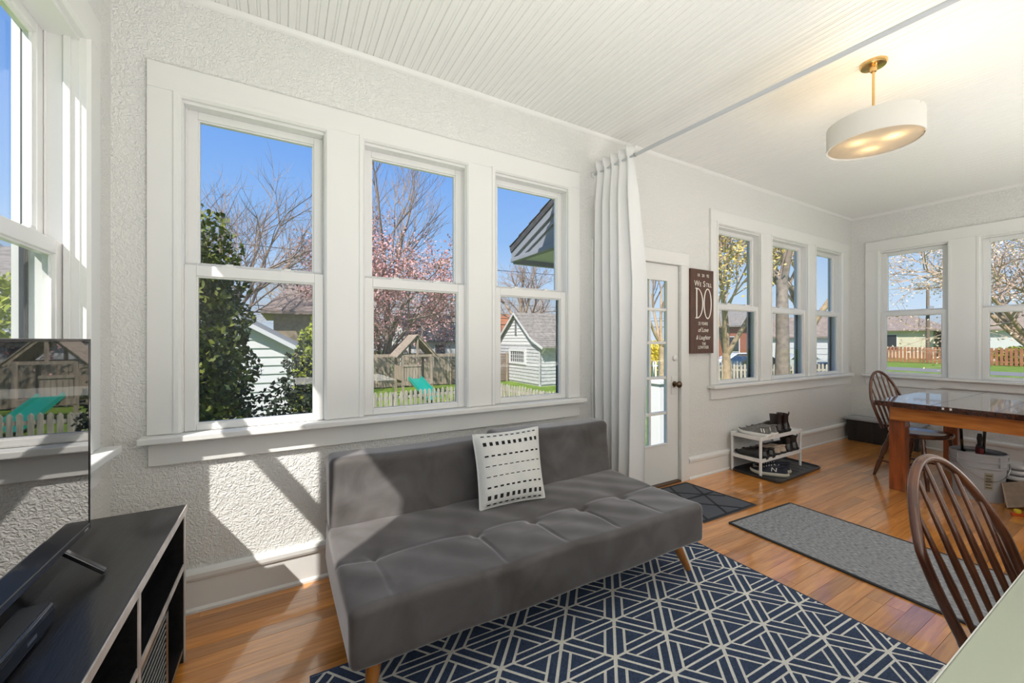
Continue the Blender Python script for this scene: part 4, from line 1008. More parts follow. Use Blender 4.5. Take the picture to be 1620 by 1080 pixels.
CARD = mat('brown_board', (0.26, 0.19, 0.14), 0.8, var=0.12, vscale=30); CARDE = mat('board_edge', (0.42, 0.31, 0.22), 0.85)
bd = thing('leaning_panel', 'brown hardboard panel leaning at the right edge under the dining table', 'panel', (4.68, 0.66, 0), 0, None, True)
ax_ = Vector((4.665, 0.742, 0.006)); up_ = Vector((0.10, 0.045, 0.155)); al = Vector((0.24, -0.42, 0.13)); nn3 = up_.cross(al).normalized() * 0.010
c8 = [ax_ + nn3 * s for s in (-1, 1)]
def panel(e0, e1, f0, f1, th):
    n3 = up_.cross(al).normalized() * th; P0 = ax_
    vs = [P0 + up_ * a + al * b + n3 * s for s in (-1, 1) for (a, b) in ((e0, f0), (e1, f0), (e1, f1), (e0, f1))]
    return M().add(vs, [(3, 2, 1, 0), (4, 5, 6, 7), (0, 1, 5, 4), (1, 2, 6, 5), (2, 3, 7, 6), (3, 0, 4, 7)])
panel(0, 1.0, 0, 1, 0.009).build('board_face', CARD, bd, bevel=0.001)
panel(0.0, 1.002, -0.012, 0.0, 0.0092).build('board_edge', CARDE, bd)
lv_ = thing('spirit_level', 'small orange spirit level with yellow vial in front of the leaning panel', 'spirit level', (4.55, 0.665, 0), -1.0, None, False)
ORNG = mat('orange_plastic', (0.65, 0.10, 0.02), 0.4); YELW = mat('yellow_vial', (0.75, 0.55, 0.02), 0.3)
M().rbox((-0.05, -0.012, 0.0), (0.25, 0.012, 0.020), 0.003, (4, 1, 1)).build('level_body', ORNG, lv_, 180)
M().rbox((0.02, -0.010, 0.020), (0.25, 0.010, 0.045), 0.003, (4, 1, 1)).build('level_rail', mat('blue_grey_metal', (0.15, 0.17, 0.2), 0.35, 0.6), lv_, 180)
M().lathe([(0.016, 0.020), (0.018, 0.026), (0.018, 0.040), (0.014, 0.046), (0, 0.046)], (-0.018, 0, 0), 18).build('level_vial', YELW, lv_, 50)
# ================================================================== outdoors (ground lies 1.25 m below the porch floor)
GZ = -1.25
GRASS = mat('lawn_grass', (0.10, 0.20, 0.018), 0.9, var=0.5, vscale=1.6, bump=0.6, bscale=40, dist=0.05, col2=(0.25, 0.36, 0.04))
lawn = sstruct(M().grid(lambda u, v: (-40 + 160 * u, -60 + 160 * v, GZ), 8, 8).build('ground', GRASS))
WOODG = mat('weathered_wood', (0.36, 0.29, 0.22), 0.85, var=0.4, vscale=3, stretch=(5, 5, 0.6))
WOODD = mat('dark_weathered_wood', (0.22, 0.165, 0.13), 0.85, var=0.35, vscale=3, stretch=(1, 1, 5))
PICK = mat('bare_picket_wood', (0.48, 0.43, 0.36), 0.85, var=0.35, vscale=4, stretch=(5, 5, 0.6))
WSIDE = mat('white_siding', (0.74, 0.74, 0.74), 0.6); GSIDE = mat('worn_grey_siding', (0.42, 0.43, 0.45), 0.7, var=0.45, vscale=5, stretch=(1, 1, 4), col2=(0.66, 0.66, 0.66))
SHING = mat('grey_shingle', (0.27, 0.245, 0.215), 0.9, var=0.35, vscale=6); SHDK = mat('dark_shingle', (0.055, 0.055, 0.062), 0.85, var=0.4, vscale=14)
SHOR = mat('orange_shingle', (0.42, 0.17, 0.085), 0.9, var=0.25, vscale=5); SHBR = mat('brown_shingle', (0.30, 0.24, 0.205), 0.9, var=0.3, vscale=4)
DARKW = mat('dark_window', (0.05, 0.055, 0.065), 0.15)

# ---- lower canopy over the side door, its post and the stair rail
cp = thing('door_canopy', 'closed-end roof canopy in shade-toned grey over the side door seen through the third window', 'canopy', (2.9, 2.446, 2.1))
GREYT = mat('grey_trim', (0.25, 0.26, 0.295), 0.6)  # darkened so the canopy reads as shaded; the shade is in the colour
cx0, cx1 = 2.05, 3.75
def canopy_y(z): return 3.55 - (z - 2.16) / 0.41
M().prism([(2.446, 2.565), (2.446, 2.615), (3.575, 2.195), (3.555, 2.145)], cx0 - 0.03, cx1 + 0.03, 'x').build('roof_slab', SHDK, cp)
for k in range(6):
    t0, t1 = k / 6, (k + 1) / 6
    M().prism([(2.447 + 1.13 * t0, 2.622 - 0.42 * t0), (2.447 + 1.13 * t1, 2.622 - 0.42 * t1 + 0.002), (2.447 + 1.13 * t1, 2.622 - 0.42 * t1 + 0.014), (2.447 + 1.13 * t0, 2.622 - 0.42 * t0 + 0.002)], cx0 - 0.035, cx1 + 0.035, 'x').build('shingle_course', SHDK, cp)
for x_, nm in ((cx0, 'gable_end'), (cx1 - 0.02, 'gable_end')):
    ge = M().prism([(2.446, 2.09), (2.446, 2.56), (3.50, 2.165), (3.50, 2.09)], x_, x_ + 0.02, 'x').build(nm, GREYT, cp)
for x_, s in ((cx0 - 0.02, -1), (cx1 - 0.02, 1)):
    M().prism([(2.446, 2.49), (2.446, 2.565), (3.56, 2.150), (3.56, 2.075)], x_, x_ + 0.04, 'x').build('rake_board', GREYT, cp, bevel=0.004)
    M().prism([(2.446, 2.40), (2.446, 2.43), (3.30, 2.125), (3.30, 2.095)], x_ + 0.004, x_ + 0.032, 'x').build('rake_moulding', GREYT, cp, bevel=0.004)
    M().box(x_ - 0.01, x_ + 0.05, 2.447, 3.56, 2.045, 2.09).build('cornice_return', GREYT, cp, bevel=0.006)
M().box(cx0, cx1, 3.50, 3.56, 2.03, 2.15).build('fascia', GREYT, cp, bevel=0.004)
M().box(cx0 + 0.02, cx1 - 0.02, 2.447, 3.50, 2.075, 2.09).build('soffit', WSIDE, cp)
M().lathe([(0.0, -0.11), (0.055, -0.10), (0.06, -0.03), (0.03, -0.01), (0.018, 0.0)], (2.30, 3.05, 2.075), 20).build('porch_light', GREYT, cp, 40)
pc = thing('stair_newel', 'white square stair newel, enlarged and moved out into the sun, behind the lower lights of the glazed door', 'post', (6.3, 5.3, GZ))  # newel of the stair rail, enlarged and set farther out to catch sun
M().box(6.16, 6.44, 5.16, 5.44, GZ, 0.42).build('shaft', WSIDE, pc, bevel=0.006); M().box(6.12, 6.48, 5.12, 5.48, 0.42, 0.48).build('cap', WSIDE, pc, bevel=0.004)
M().box(6.12, 6.48, 5.12, 5.48, GZ, GZ + 0.16).build('base', WSIDE, pc, bevel=0.004)
po = thing('stoop', 'grey wooden stoop with steps outside the glazed door', 'stoop', (2.9, 3.0, GZ))
for k in range(7): M().box(2.02, 3.80, 2.450 + k * 0.16, 2.604 + k * 0.16, -0.06, -0.02).build('deck_board', WOODG, po)
for k in range(5): M().box(2.15, 3.45, 3.62 + k * 0.26, 3.88 + k * 0.26, GZ, -0.22 - k * 0.22).build('step', WOODG, po)
M().box(2.05, 3.78, 2.446, 3.58, GZ, -0.06).build('skirt', WOODD, po)
sr_ = thing('stair_rail', 'dark sloping handrail with pickets beside the stoop steps', 'railing', (3.3, 4.0, GZ))
M().beam((3.40, 3.62, 0.86), (3.40, 4.9, -0.22), 0.06, 0.045).build('handrail', WOODD, sr_)
for k in range(9): M().box(3.385, 3.415, 3.70 + k * 0.14, 3.73 + k * 0.14, -0.2 - 0.84 * (k * 0.14) / 1.0 - 0.1, 0.80 - 0.84 * (0.08 + k * 0.14)).build('baluster', WSIDE, sr_)
M().box(3.35, 3.45, 4.86, 4.96, GZ, -0.12).build('newel', WSIDE, sr_)

# ---- fences
def fence(name, label, a, b, h, pitch, wd, th, m, mrail, top='point', rails=(0.25, 0.8), z0=GZ, gap0=0.05, m_posts=None, post_every=2.4):
    a = Vector((*a, 0)); b = Vector((*b, 0)); L_ = (b - a).length; d = (b - a).normalized(); ang = math.atan2(d.y, d.x)
    t = thing(name, label, 'fence', (a.x, a.y, z0), ang, None, False)
    q = M()
    if top == 'point': q.prism([(0, gap0), (wd, gap0), (wd, h - wd * 0.6), (wd / 2, h), (0, h - wd * 0.6)], -th / 2, th / 2, 'y')
    elif top == 'dog': q.prism([(0, gap0), (wd, gap0), (wd, h - wd * 0.25), (wd * 0.75, h), (wd * 0.25, h), (0, h - wd * 0.25)], -th / 2, th / 2, 'y')
    else: q.box(0, wd, -th / 2, th / 2, gap0, h)
    me = q.mesh('picket', m)
    for k in range(int(L_ / pitch)):
        o = inst(me, 'picket' if top != 'flat' else 'fence_board', t, (k * pitch, 0, random.uniform(-0.02, 0.02))); o.rotation_euler = (0, random.uniform(-0.012, 0.012), 0)
    for rz in rails: M().box(0, L_, th / 2, th / 2 + 0.04, h * rz - 0.04, h * rz + 0.04).build('rail', mrail, t)
    k = 0.0
    while k <= L_: M().box(k, k + 0.09, th / 2, th / 2 + 0.09, 0, h * 0.95).build('post', mrail, t); k += post_every
    return t
fence('picket_fence', 'unpainted low picket fence with pointed tops crossing the back garden', (0.4, 11.6), (6.55, 12.5), 1.0, 0.155, 0.095, 0.02, PICK, PICK)
fence('picket_fence', 'unpainted low picket fence returning towards the house before the grey shed', (6.6, 12.45), (7.0, 6.5), 1.0, 0.155, 0.095, 0.02, PICK, PICK)
fence('board_fence', 'tall weathered vertical board fence behind the wooden playset', (1.2, 21.3), (8.1, 21.3), 1.72, 0.150, 0.142, 0.025, WOODG, WOODG, 'dog')
t = thing('panel_fence', 'brown fence of horizontal boards between the playset and the grey shed', 'fence', (8.2, 21.35, GZ))
for k in range(11): M().box(8.2, 12.0, 21.33, 21.36, GZ + 0.05 + k * 0.152, GZ + 0.19 + k * 0.152).build('fence_board', WOODD, t)
for x_ in (8.15, 9.9, 11.8): M().box(x_, x_ + 0.1, 21.28, 21.38, GZ, GZ + 1.75).build('post', WOODG, t)
fence('white_picket_fence', 'white picket fence on the far lawn seen through the glazed door', (14.5, 16.8), (21.5, 12.4), 1.40, 0.16, 0.09, 0.02, WSIDE, WSIDE)
fence('grey_picket_fence', 'grey picket fence before the parked cars seen through the far windows', (15.5, 12.2), (22.5, 8.2), 1.42, 0.17, 0.10, 0.02, PICK, PICK)
fence('cream_picket_fence', 'low cream picket fence below the right-hand windows near the street', (24.0, 9.5), (24.6, 1.0), 0.98, 0.20, 0.12, 0.02, WSIDE, WSIDE)
REDW = mat('red_brown_fence_wood', (0.40, 0.16, 0.085), 0.85, var=0.25, vscale=2)
fence('red_fence', 'red-brown board fence across the street behind the lawn', (60, 26.0), (60.5, 2.0), 1.75, 0.30, 0.20, 0.03, REDW, REDW, 'flat', post_every=3.0)
kb = sstruct(M().box(44, 49, -20, 60, GZ, GZ + 0.03).build('street', mat('asphalt', (0.22, 0.22, 0.22), 0.9)))
kb = sstruct(M().box(29, 30.4, -20, 60, GZ, GZ + 0.03).build('sidewalk', mat('concrete', (0.45, 0.44, 0.42), 0.9)))

# ---- wooden playset with green slide
ps = thing('playset', 'wooden playset with gable roof and raised deck in the back garden', 'playset', (4.66, 17.5, GZ))
PX, PY = 5.0, 17.5; hw = 0.62
for sx_ in (-1, 1):
    for sy_ in (-1, 1): M().box(PX + sx_ * hw - 0.045, PX + sx_ * hw + 0.045, PY + sy_ * hw - 0.045, PY + sy_ * hw + 0.045, GZ, 0.62).build('post', WOODG, ps)
for k in range(9): M().box(PX - hw + k * 0.14, PX - hw + k * 0.14 + 0.13, PY - hw, PY + hw, -0.50, -0.465).build('deck_board', WOODG, ps)
M().box(PX - hw - 0.05, PX + hw + 0.05, PY - hw - 0.06, PY - hw - 0.02, -0.66, -0.47).build('deck_beam', WOODG, ps); M().box(PX - hw - 0.05, PX + hw + 0.05, PY + hw + 0.02, PY + hw + 0.06, -0.66, -0.47).build('deck_beam', WOODG, ps)
for k in range(6): M().box(PX - hw + 0.03 + k * 0.125, PX - hw + 0.03 + k * 0.125 + 0.10, PY - hw - 0.045, PY - hw - 0.02, -0.46, 0.16).build('rail_slat', WOODG, ps)
M().box(PX - hw, PX + 0.14, PY - hw - 0.07, PY - hw - 0.03, 0.13, 0.22).build('top_rail', WOODG, ps)
for k in range(8): M().box(PX - hw - 0.045, PX - hw - 0.02, PY - hw + 0.03 + k * 0.15, PY - hw + 0.14 + k * 0.15, -0.46, 0.16).build('rail_slat', WOODG, ps)
for s in (-1, 1):
    M().beam((PX - 0.0, PY + s * 0.60, 1.45), (PX - 0.86, PY + s * 0.60, 0.52), 0.07, 0.09).build('rafter', WOODG, ps); M().beam((PX, PY + s * 0.60, 1.45), (PX + 0.86, PY + s * 0.60, 0.52), 0.07, 0.09).build('rafter', WOODG, ps)
    M().box(PX - 0.80, PX + 0.80, PY + s * 0.60 - 0.03, PY + s * 0.60 + 0.03, 0.54, 0.64).build('tie_beam', WOODG, ps)
    M().box(PX - 0.04, PX + 0.04, PY + s * 0.60 - 0.035, PY + s * 0.60 + 0.035, 0.6, 1.42).build('king_post', WOODG, ps)
for k in range(8):
    for s in (-1, 1):
        a_ = Vector((PX + s * (0.02 + 0.11 * k), PY, 1.47 - 0.118 * k)); b_ = Vector((PX + s * (0.02 + 0.11 * k + 0.115), PY, 1.47 - 0.118 * (k + 1.02)))
        M().add([(a_.x, PY - 0.72, a_.z), (b_.x, PY - 0.72, b_.z), (b_.x, PY + 0.72, b_.z), (a_.x, PY + 0.72, a_.z), (a_.x, PY - 0.72, a_.z + 0.03), (b_.x, PY - 0.72, b_.z + 0.035), (b_.x, PY + 0.72, b_.z + 0.035), (a_.x, PY + 0.72, a_.z + 0.03)], [(0, 1, 2, 3), (7, 6, 5, 4), (0, 4, 5, 1), (1, 5, 6, 2), (2, 6, 7, 3), (3, 7, 4, 0)]).build('roof_board', WOODG, ps)
M().box(PX + hw, PX + 3.4, PY - 0.05, PY + 0.05, 0.50, 0.63).build('swing_beam', WOODG, ps); M().box(PX - 3.0, PX - hw, PY + 0.5, PY + 0.6, 0.50, 0.63).build('swing_beam', WOODG, ps)
for s in (-1, 1): M().beam((PX + 2.35, PY, 0.55), (PX + 2.55 + 0.1 * s, PY + s * 0.75, GZ), 0.10, 0.10).build('swing_leg', WOODG, ps); M().beam((PX - 2.9, PY + 0.55, 0.55), (PX - 2.9, PY + 0.55 + s * 0.75, GZ), 0.10, 0.10).build('swing_leg', WOODG, ps)
M().beam((PX + 2.6, PY - 0.5, -0.55), (PX + 3.1, PY + 0.1, GZ), 0.09, 0.09).build('brace', WOODG, ps)
TEAL = mat('green_slide_plastic', (0.015, 0.32, 0.25), 0.4)
q = M(); q.beam((PX - 0.12, PY - hw - 0.05, -0.40), (PX + 0.22, PY - hw - 1.5, GZ + 0.12), 0.50, 0.04)
q.build('slide_bed', TEAL, ps)
for s in (-1, 1): M().beam((PX - 0.12 + s * 0.26, PY - hw - 0.05, -0.35), (PX + 0.22 + s * 0.26, PY - hw - 1.5, GZ + 0.17), 0.05, 0.14).build('slide_side', TEAL, ps)

# ---- buildings
def siding(m_parent, x0, x1, y, z0, z1, m, out=-1, axis='x', step=0.19, clipf=None):
    """lapped boards on a wall; clipf(z)->(a,b) limits their ends"""
    z = z0
    while z < z1 - 0.02:
        zt2 = min(z1, z + step); a, b = (x0, x1) if not clipf else clipf((z + zt2) / 2)
        if b - a > 0.05:
            M().prism([(y, z), (y + out * 0.045, z), (y + out * 0.012, zt2), (y, zt2)], a, b, axis).build('siding_board', m, m_parent) if axis == 'x' else \
            M().prism([(y, z), (y + out * 0.045, z), (y + out * 0.012, zt2), (y, zt2)], a, b, 'y').build('siding_board', m, m_parent)
        z = zt2
shd = thing('garden_shed', 'weathered pale grey shed with steep gable and bell-cast shingle roof', 'shed', (12.2, 20.5, GZ))
X0, X1, Y0, Y1, ym, zp, ze = 12.0, 17.2, 17.9, 23.1, 20.5, 2.90, 1.05
M().box(X0 + 0.05, X1, Y0 + 0.05, Y1, GZ, ze).build('wall_core', GSIDE, shd)
siding(shd, Y0, Y1, X0 + 0.05, GZ + 0.1, 1.0, GSIDE, -1, 'y')
siding(shd, X0, X1, Y0 + 0.05, GZ + 0.1, 0.95, GSIDE, -1, 'x')
def hl(y_):  # roof height over y: straight, flared near the eaves
    k = abs(y_ - ym); return zp - 0.80 * k if k < 1.9 else zp - 0.80 * 1.9 - (k - 1.9) * 0.42 
rp_ = [Y0 - 0.45 + i * (Y1 - Y0 + 0.9) / 24 for i in range(25)]
M().prism([(Y0 + 0.05, 0.98)] + [(y_, hl(y_) - 0.06) for y_ in [Y0 + 0.05 + i * (Y1 - Y0 - 0.05) / 20 for i in range(21)]] + [(Y1, 0.98)], X0 + 0.04, X0 + 0.10, 'x').build('gable_core', WSIDE, shd)
def gl(z):
    k = (zp - 0.08 - z) / 0.80 if z > zp - 0.08 - 0.8 * 1.9 else 1.9 + (zp - 0.08 - 0.8 * 1.9 - z) / 0.42
    return max(Y0, ym - k), min(Y1, ym + k)
siding(shd, Y0, Y1, X0 + 0.05, 1.0, 2.8, WSIDE, -1, 'y', clipf=gl)
M().prism([(y_, hl(y_)) for y_ in rp_] + [(y_, hl(y_) - 0.07) for y_ in reversed(rp_)], X0 - 0.16, X1 + 0.2, 'x').build('roof_deck', SHING, shd)
for i in range(24):
    a_, b_ = rp_[i], rp_[i + 1]; lowb = i >= 12
    h0, h1 = hl(a_) + (0.004 if lowb else 0.03), hl(b_) + (0.03 if lowb else 0.004)
    M().prism([(a_, hl(a_)), (a_, h0), (b_, h1), (b_, hl(b_))], X0 - 0.18, X1 + 0.2, 'x').build('shingle_course', SHING, shd)
M().prism([(y_, hl(y_) + 0.0) for y_ in rp_] + [(y_, hl(y_) - 0.14) for y_ in reversed(rp_)], X0 - 0.20, X0 - 0.16, 'x').build('barge_board', WSIDE, shd)
for y_ in (Y0 + 0.0, Y1 - 0.12): M().box(X0 - 0.02, X0 + 0.06, y_, y_ + 0.12, GZ, 1.0).build('corner_board', GSIDE, shd)
fr = M()
for (a, b, c, d) in ((19.35, 21.25, 0.60, 0.74), (19.35, 21.25, -0.14, -0.02), (19.35, 19.53, -0.02, 0.60), (21.07, 21.25, -0.02, 0.60)): fr.box(X0 - 0.06, X0 + 0.02, a, b, c, d)
wf = fr.build('window_frame', WSIDE, shd)
M().box(X0 - 0.012, X0 + 0.0, 19.5, 21.1, -0.05, 0.65).build('window_glass', DARKW, wf)
for k in range(1, 7): M().box(X0 - 0.035, X0 - 0.005, 19.53 + k * 0.22 - 0.015, 19.53 + k * 0.22 + 0.015, -0.02, 0.60).build('glazing_bar', WSIDE, wf)
for k in range(1, 3): M().box(X0 - 0.035, X0 - 0.005, 19.53, 21.07, -0.02 + k * 0.207 - 0.013, -0.02 + k * 0.207 + 0.013).build('glazing_bar', WSIDE, wf)
vt = M().box(X0 - 0.02, X0 + 0.03, 20.36, 20.58, 1.55, 2.52).build('gable_vent', GSIDE, shd)
for k in range(9): M().box(X0 - 0.04, X0 - 0.01, 20.38, 20.56, 1.58 + k * 0.105, 1.63 + k * 0.105).build('vent_slat', DARKW, vt)
M().beam((X0 + 0.1, Y0, 0.55), (X0 + 0.1, Y0 - 0.38, 0.92), 0.09, 0.09).build('eave_bracket', WSIDE, shd)
M().prism([(Y0 - 0.0, 0.84), (Y0 - 0.42, 0.80), (Y0 - 0.42, 0.86), (Y0, 0.96)], X0 - 0.1, X1, 'x').build('soffit', GSIDE, shd)

def house(name, label, x0, x1, y0, y1, zw, zr, mw, mr, ridge='x', over=0.35, windows=(), door=None, z0=GZ, cat='house', sidingm=None, hip=0.0, step=0.22):
    t = thing(name, label, cat, ((x0 + x1) / 2, (y0 + y1) / 2, z0))
    M().box(x0, x1, y0, y1, z0, zw).build('wall', mw, t)
    xm, yc = (x0 + x1) / 2, (y0 + y1) / 2; o = over; th = 0.12
    if ridge == 'x':
        hp_ = hip * (x1 - x0); A = [(x0 - o, y0 - o, zw - 0.1), (x1 + o, y0 - o, zw - 0.1), (x1 + o, y1 + o, zw - 0.1), (x0 - o, y1 + o, zw - 0.1), (x0 - o + hp_, yc, zr), (x1 + o - hp_, yc, zr)]
        fs = [(0, 1, 5, 4), (2, 3, 4, 5), (0, 4, 3), (1, 2, 5)]
    else:
        hp_ = hip * (y1 - y0); A = [(x0 - o, y0 - o, zw - 0.1), (x1 + o, y0 - o, zw - 0.1), (x1 + o, y1 + o, zw - 0.1), (x0 - o, y1 + o, zw - 0.1), (xm, y0 - o + hp_, zr), (xm, y1 + o - hp_, zr)]
        fs = [(1, 2, 5, 4), (3, 0, 4, 5), (0, 1, 4), (2, 3, 5)]
    if hip > 0:
        q = M().add(A, fs); q.add([(p[0], p[1], zw - 0.26) for p in A[:4]], [(0, 1, 2, 3)]); q.add([A[0], A[1], A[2], A[3]] + [(p[0], p[1], zw - 0.26) for p in A[:4]], [(i, (i + 1) % 4, 4 + (i + 1) % 4, 4 + i) for i in range(4)]); q.build('roof', mr, t)
    else:
        # two slabs and gable walls
        if ridge == 'x':
            for s in (-1, 1): M().prism([(yc, zr), (yc + s * ((y1 - y0) / 2 + o), zw - 0.1), (yc + s * ((y1 - y0) / 2 + o), zw - 0.1 + th), (yc, zr + th)], x0 - o, x1 + o, 'x').build('roof_slab', mr, t)
            for xx in (x0, x1 - 0.05): M().prism([(y0, zw), (y1, zw), (yc, zr)], xx, xx + 0.05, 'x').build('gable', mw, t)
        else:
            for s in (-1, 1):
                M().prism([(xm, zr), (xm + s * ((x1 - x0) / 2 + o), zw - 0.1), (xm + s * ((x1 - x0) / 2 + o), zw - 0.1 + th), (xm, zr + th)], y0 - o, y1 + o, 'y').build('roof_slab', mr, t)
                M().prism([(xm, zr - 0.12), (xm + s * ((x1 - x0) / 2 + o), zw - 0.22), (xm + s * ((x1 - x0) / 2 + o), zw - 0.1), (xm, zr)], y0 - o - 0.03, y0 - o, 'y').build('barge_board', WSIDE, t)
            for yy in (y0, y1 - 0.05): M().prism([(x0, zw), (x1, zw), (xm, zr)], yy, yy + 0.05, 'y').build('gable', mw, t)
    if sidingm:
        siding(t, x0, x1, y0, z0 + 0.1, zw, sidingm, -1, 'x', step)
        if ridge == 'y' and not hip: 
            slope = (zr - zw) / ((x1 - x0) / 2)
            siding(t, x0, x1, y0, zw, zr - 0.1, sidingm, -1, 'x', step, clipf=lambda z: (x0 + (z - zw) / slope, x1 - (z - zw) / slope))
    for (face, a, b, c, d) in windows:
        if face == '-y': f_ = M().box(a - 0.08, b + 0.08, y0 - 0.06, y0, c - 0.08, d + 0.08).build('window_frame', WSIDE, t); M().box(a, b, y0 - 0.07, y0 - 0.055, c, d).build('window_glass', DARKW, f_)
        else: f_ = M().box(x0 - 0.06, x0, a - 0.08, b + 0.08, c - 0.08, d + 0.08).build('window_frame', WSIDE, t); M().box(x0 - 0.07, x0 - 0.055, a, b, c, d).build('window_glass', DARKW, f_)
    if door:
        face, a, b, c, d = door
        pl_ = M()
        if face == '-x':
            dd = M().box(x0 - 0.05, x0, a, b, c, d).build('garage_door', WSIDE, t)
            for k in range(1, 5): M().box(x0 - 0.058, x0 - 0.05, a, b, c + (d - c) * k / 5 - 0.02, c + (d - c) * k / 5 + 0.02).build('panel_joint', GREYT, dd)
    return t
TAN = mat('tan_brick', (0.42, 0.33, 0.23), 0.85, var=0.2, vscale=6); CREAMW = mat('cream_stucco', (0.72, 0.66, 0.50), 0.8)
house('white_garage', 'white sided garage with sloping gable behind the dark evergreen bushes', -5.0, 0.25, 12.0, 17.0, 1.05, 2.65, WSIDE, GREYT, 'y', 0.3, sidingm=WSIDE, cat='garage')
house('tan_house', 'tan house with brown hip roof behind the white garage', -0.4, 3.4, 22.0, 29.0, 2.75, 4.3, TAN, SHBR, 'x', 0.5, hip=0.32, windows=(('-y', 1.2, 2.2, 0.6, 1.9),))
house('orange_roof_house', 'white house with orange shingle roof left of the grey shed', 13.3, 21.0, 29.0, 37.0, 1.25, 3.6, WSIDE, SHOR, 'y', 0.4, hip=0.3)
house('dark_roof_house', 'white house with dark gable roof behind the pink blossom tree', 8.6, 12.6, 31.0, 37.0, 1.2, 3.4, WSIDE, SHDK, 'x', 0.35, windows=(('-y', 10.6, 11.4, 0.0, 0.9),))
house('cream_house', 'low cream house with wide brown roof across the street behind the red fence', 76, 86, 18.5, 36, 2.8, 5.3, CREAMW, SHBR, 'y', 0.6, hip=0.28, windows=(('-x', 22.2, 23.8, -0.2, 2.0), ('-x', 27, 28.6, 0.2, 1.9)))
house('pale_house', 'low pale house with tan roof across the street, right of the cream house', 75, 85, 0.0, 17.2, 2.7, 4.9, WSIDE, mat('tan_shingle', (0.34, 0.27, 0.21), 0.9, var=0.2, vscale=3), 'y', 0.6, hip=0.28, windows=(('-x', 7.2, 8.8, 0.4, 2.0), ('-x', 3, 4.6, 0.4, 2.0)))
house('white_street_garage', 'white garage with wide panelled door at the street seen in the last far window', 38.5, 42, 14.6, 20.0, 1.55, 3.2, WSIDE, SHBR, 'y', 0.3, door=('-x', 15.1, 18.6, GZ, 1.0), cat='garage')
house('brick_house', 'red brick house with grey roof at the street behind the parked cars', 44, 54, 24.5, 35, 3.0, 5.6, mat('red_brick', (0.36, 0.13, 0.08), 0.9, var=0.25, vscale=8), SHING, 'y', 0.5, hip=0.25, windows=(('-x', 26, 27.6, 0.0, 1.6), ('-x', 30, 31.6, 0.0, 1.6)))
house('pale_neighbour_house', 'pale sided neighbour house partly seen through the left window', -9.5, -4.6, 12.5, 19, 2.0, 3.6, WSIDE, SHING, 'x', 0.3, sidingm=WSIDE)

# ---- utility pole, wires, cars, bin
t = thing('utility_pole', 'wooden utility pole with crossarm above the roofs across the street', 'pole', (69.5, 17.4, GZ))
PW = mat('pole_wood', (0.20, 0.15, 0.11), 0.9)
M().path([(69.5, 17.4, GZ), (69.5, 17.4, 8.2)], [0.20, 0.14], 10).build('pole_shaft', PW, t)
M().box(69.4, 69.6, 16.1, 18.7, 7.6, 7.78).build('crossarm', PW, t); M().box(69.4, 69.6, 16.7, 18.1, 4.35, 4.5).build('crossarm', PW, t)
M().lathe([(0.0, 0), (0.33, 0.05), (0.33, 0.95), (0, 1.0)], (69.1, 17.1, 4.5), 16, caps=False).build('transformer', GREYT, t)
for k in range(5): M().lathe([(0.05, 0), (0.07, 0.08), (0.03, 0.2)], (69.5, 16.25 + k * 0.58, 7.78), 8).build('insulator', GREYT, t)
WIRE = mat('wire_black', (0.02, 0.02, 0.022), 0.6); WIREG = mat('wire_grey', (0.42, 0.40, 0.38), 0.6)
for i, (za, zb2, m_, lab, y_) in enumerate(((4.55, 4.25, WIREG, 'topmost pale overhead wire crossing behind the back garden', 24.5), (3.75, 3.62, WIREG, 'middle pale overhead wire crossing behind the back garden', 24.3), (3.25, 3.4, WIRE, 'thin black overhead wire below the pale wires behind the back garden', 24.1), (2.95, 2.75, WIRE, 'lowest thick black overhead wire behind the back garden', 23.9), (6.3, 7.6, WIRE, 'high black overhead wire rising to the right beyond the third window', 24.7))):
    a, b = Vector((-8, y_, za)), Vector((40, y_ + 3, zb2))
    tag(M().path([a.lerp(b, k / 16) + Vector((0, 0, -0.5 * math.sin(PI * k / 16))) for k in range(17)], 0.022 if i != 3 else 0.032, 5).build('overhead_wire', m_), lab, 'wire')
for i, (z1_, lab) in enumerate(((8.0, 'upper overhead wire crossing the far windows towards the street'), (7.2, 'lower overhead wire crossing the far windows towards the street'))):
    a, b = Vector((12.0, 14.0, z1_ - 2.2)), Vector((40.0, 8.0, z1_ + 1.0))
    tag(M().path([a.lerp(b, k / 12) + Vector((0, 0, -0.4 * math.sin(PI * k / 12))) for k in range(13)], 0.02, 5).build('overhead_wire', WIRE), lab, 'wire')
def car(label, loc, rz, col, sc=1.0):
    t = thing('car', label, 'car', (*loc, GZ + 0.03), rz, None, False); cm_ = mat('car_paint', col, 0.2, coat=0.6)
    prof = [(-2.15, 0.35), (-2.2, 0.70), (-2.05, 0.92), (-1.2, 0.98), (-0.55, 1.42), (0.9, 1.45), (1.55, 1.02), (2.1, 0.95), (2.2, 0.65), (2.15, 0.35)]
    q = M().prism([(p[0] * sc, p[1] * sc) for p in prof], -0.85 * sc, 0.85 * sc, 'y'); q.build('car_body', cm_, t, bevel=0.06)
    wn_ = [(-1.02, 1.0), (-0.5, 1.36), (0.82, 1.38), (1.32, 1.02)]
    for s in (-1, 1): M().prism([(p[0] * sc, p[1] * sc) for p in wn_], s * 0.858 * sc - 0.006, s * 0.858 * sc + 0.006, 'y').build('side_window', DARKW, t)
    for x_ in (-1.35, 1.35):
        for s in (-1, 1): M().lathe([(0.0, -0.1), (0.32, -0.1), (0.34, 0), (0.32, 0.1), (0, 0.1)], n=18, caps=False).xf(Matrix.Translation((x_ * sc, s * 0.78 * sc, 0.33 * sc)) @ Matrix.Rotation(PI / 2, 4, 'X')).build('wheel', RUBB, t)
car('white car parked by the street, seen in the first far window', (33.0, 19.6), -0.5, (0.75, 0.75, 0.76))
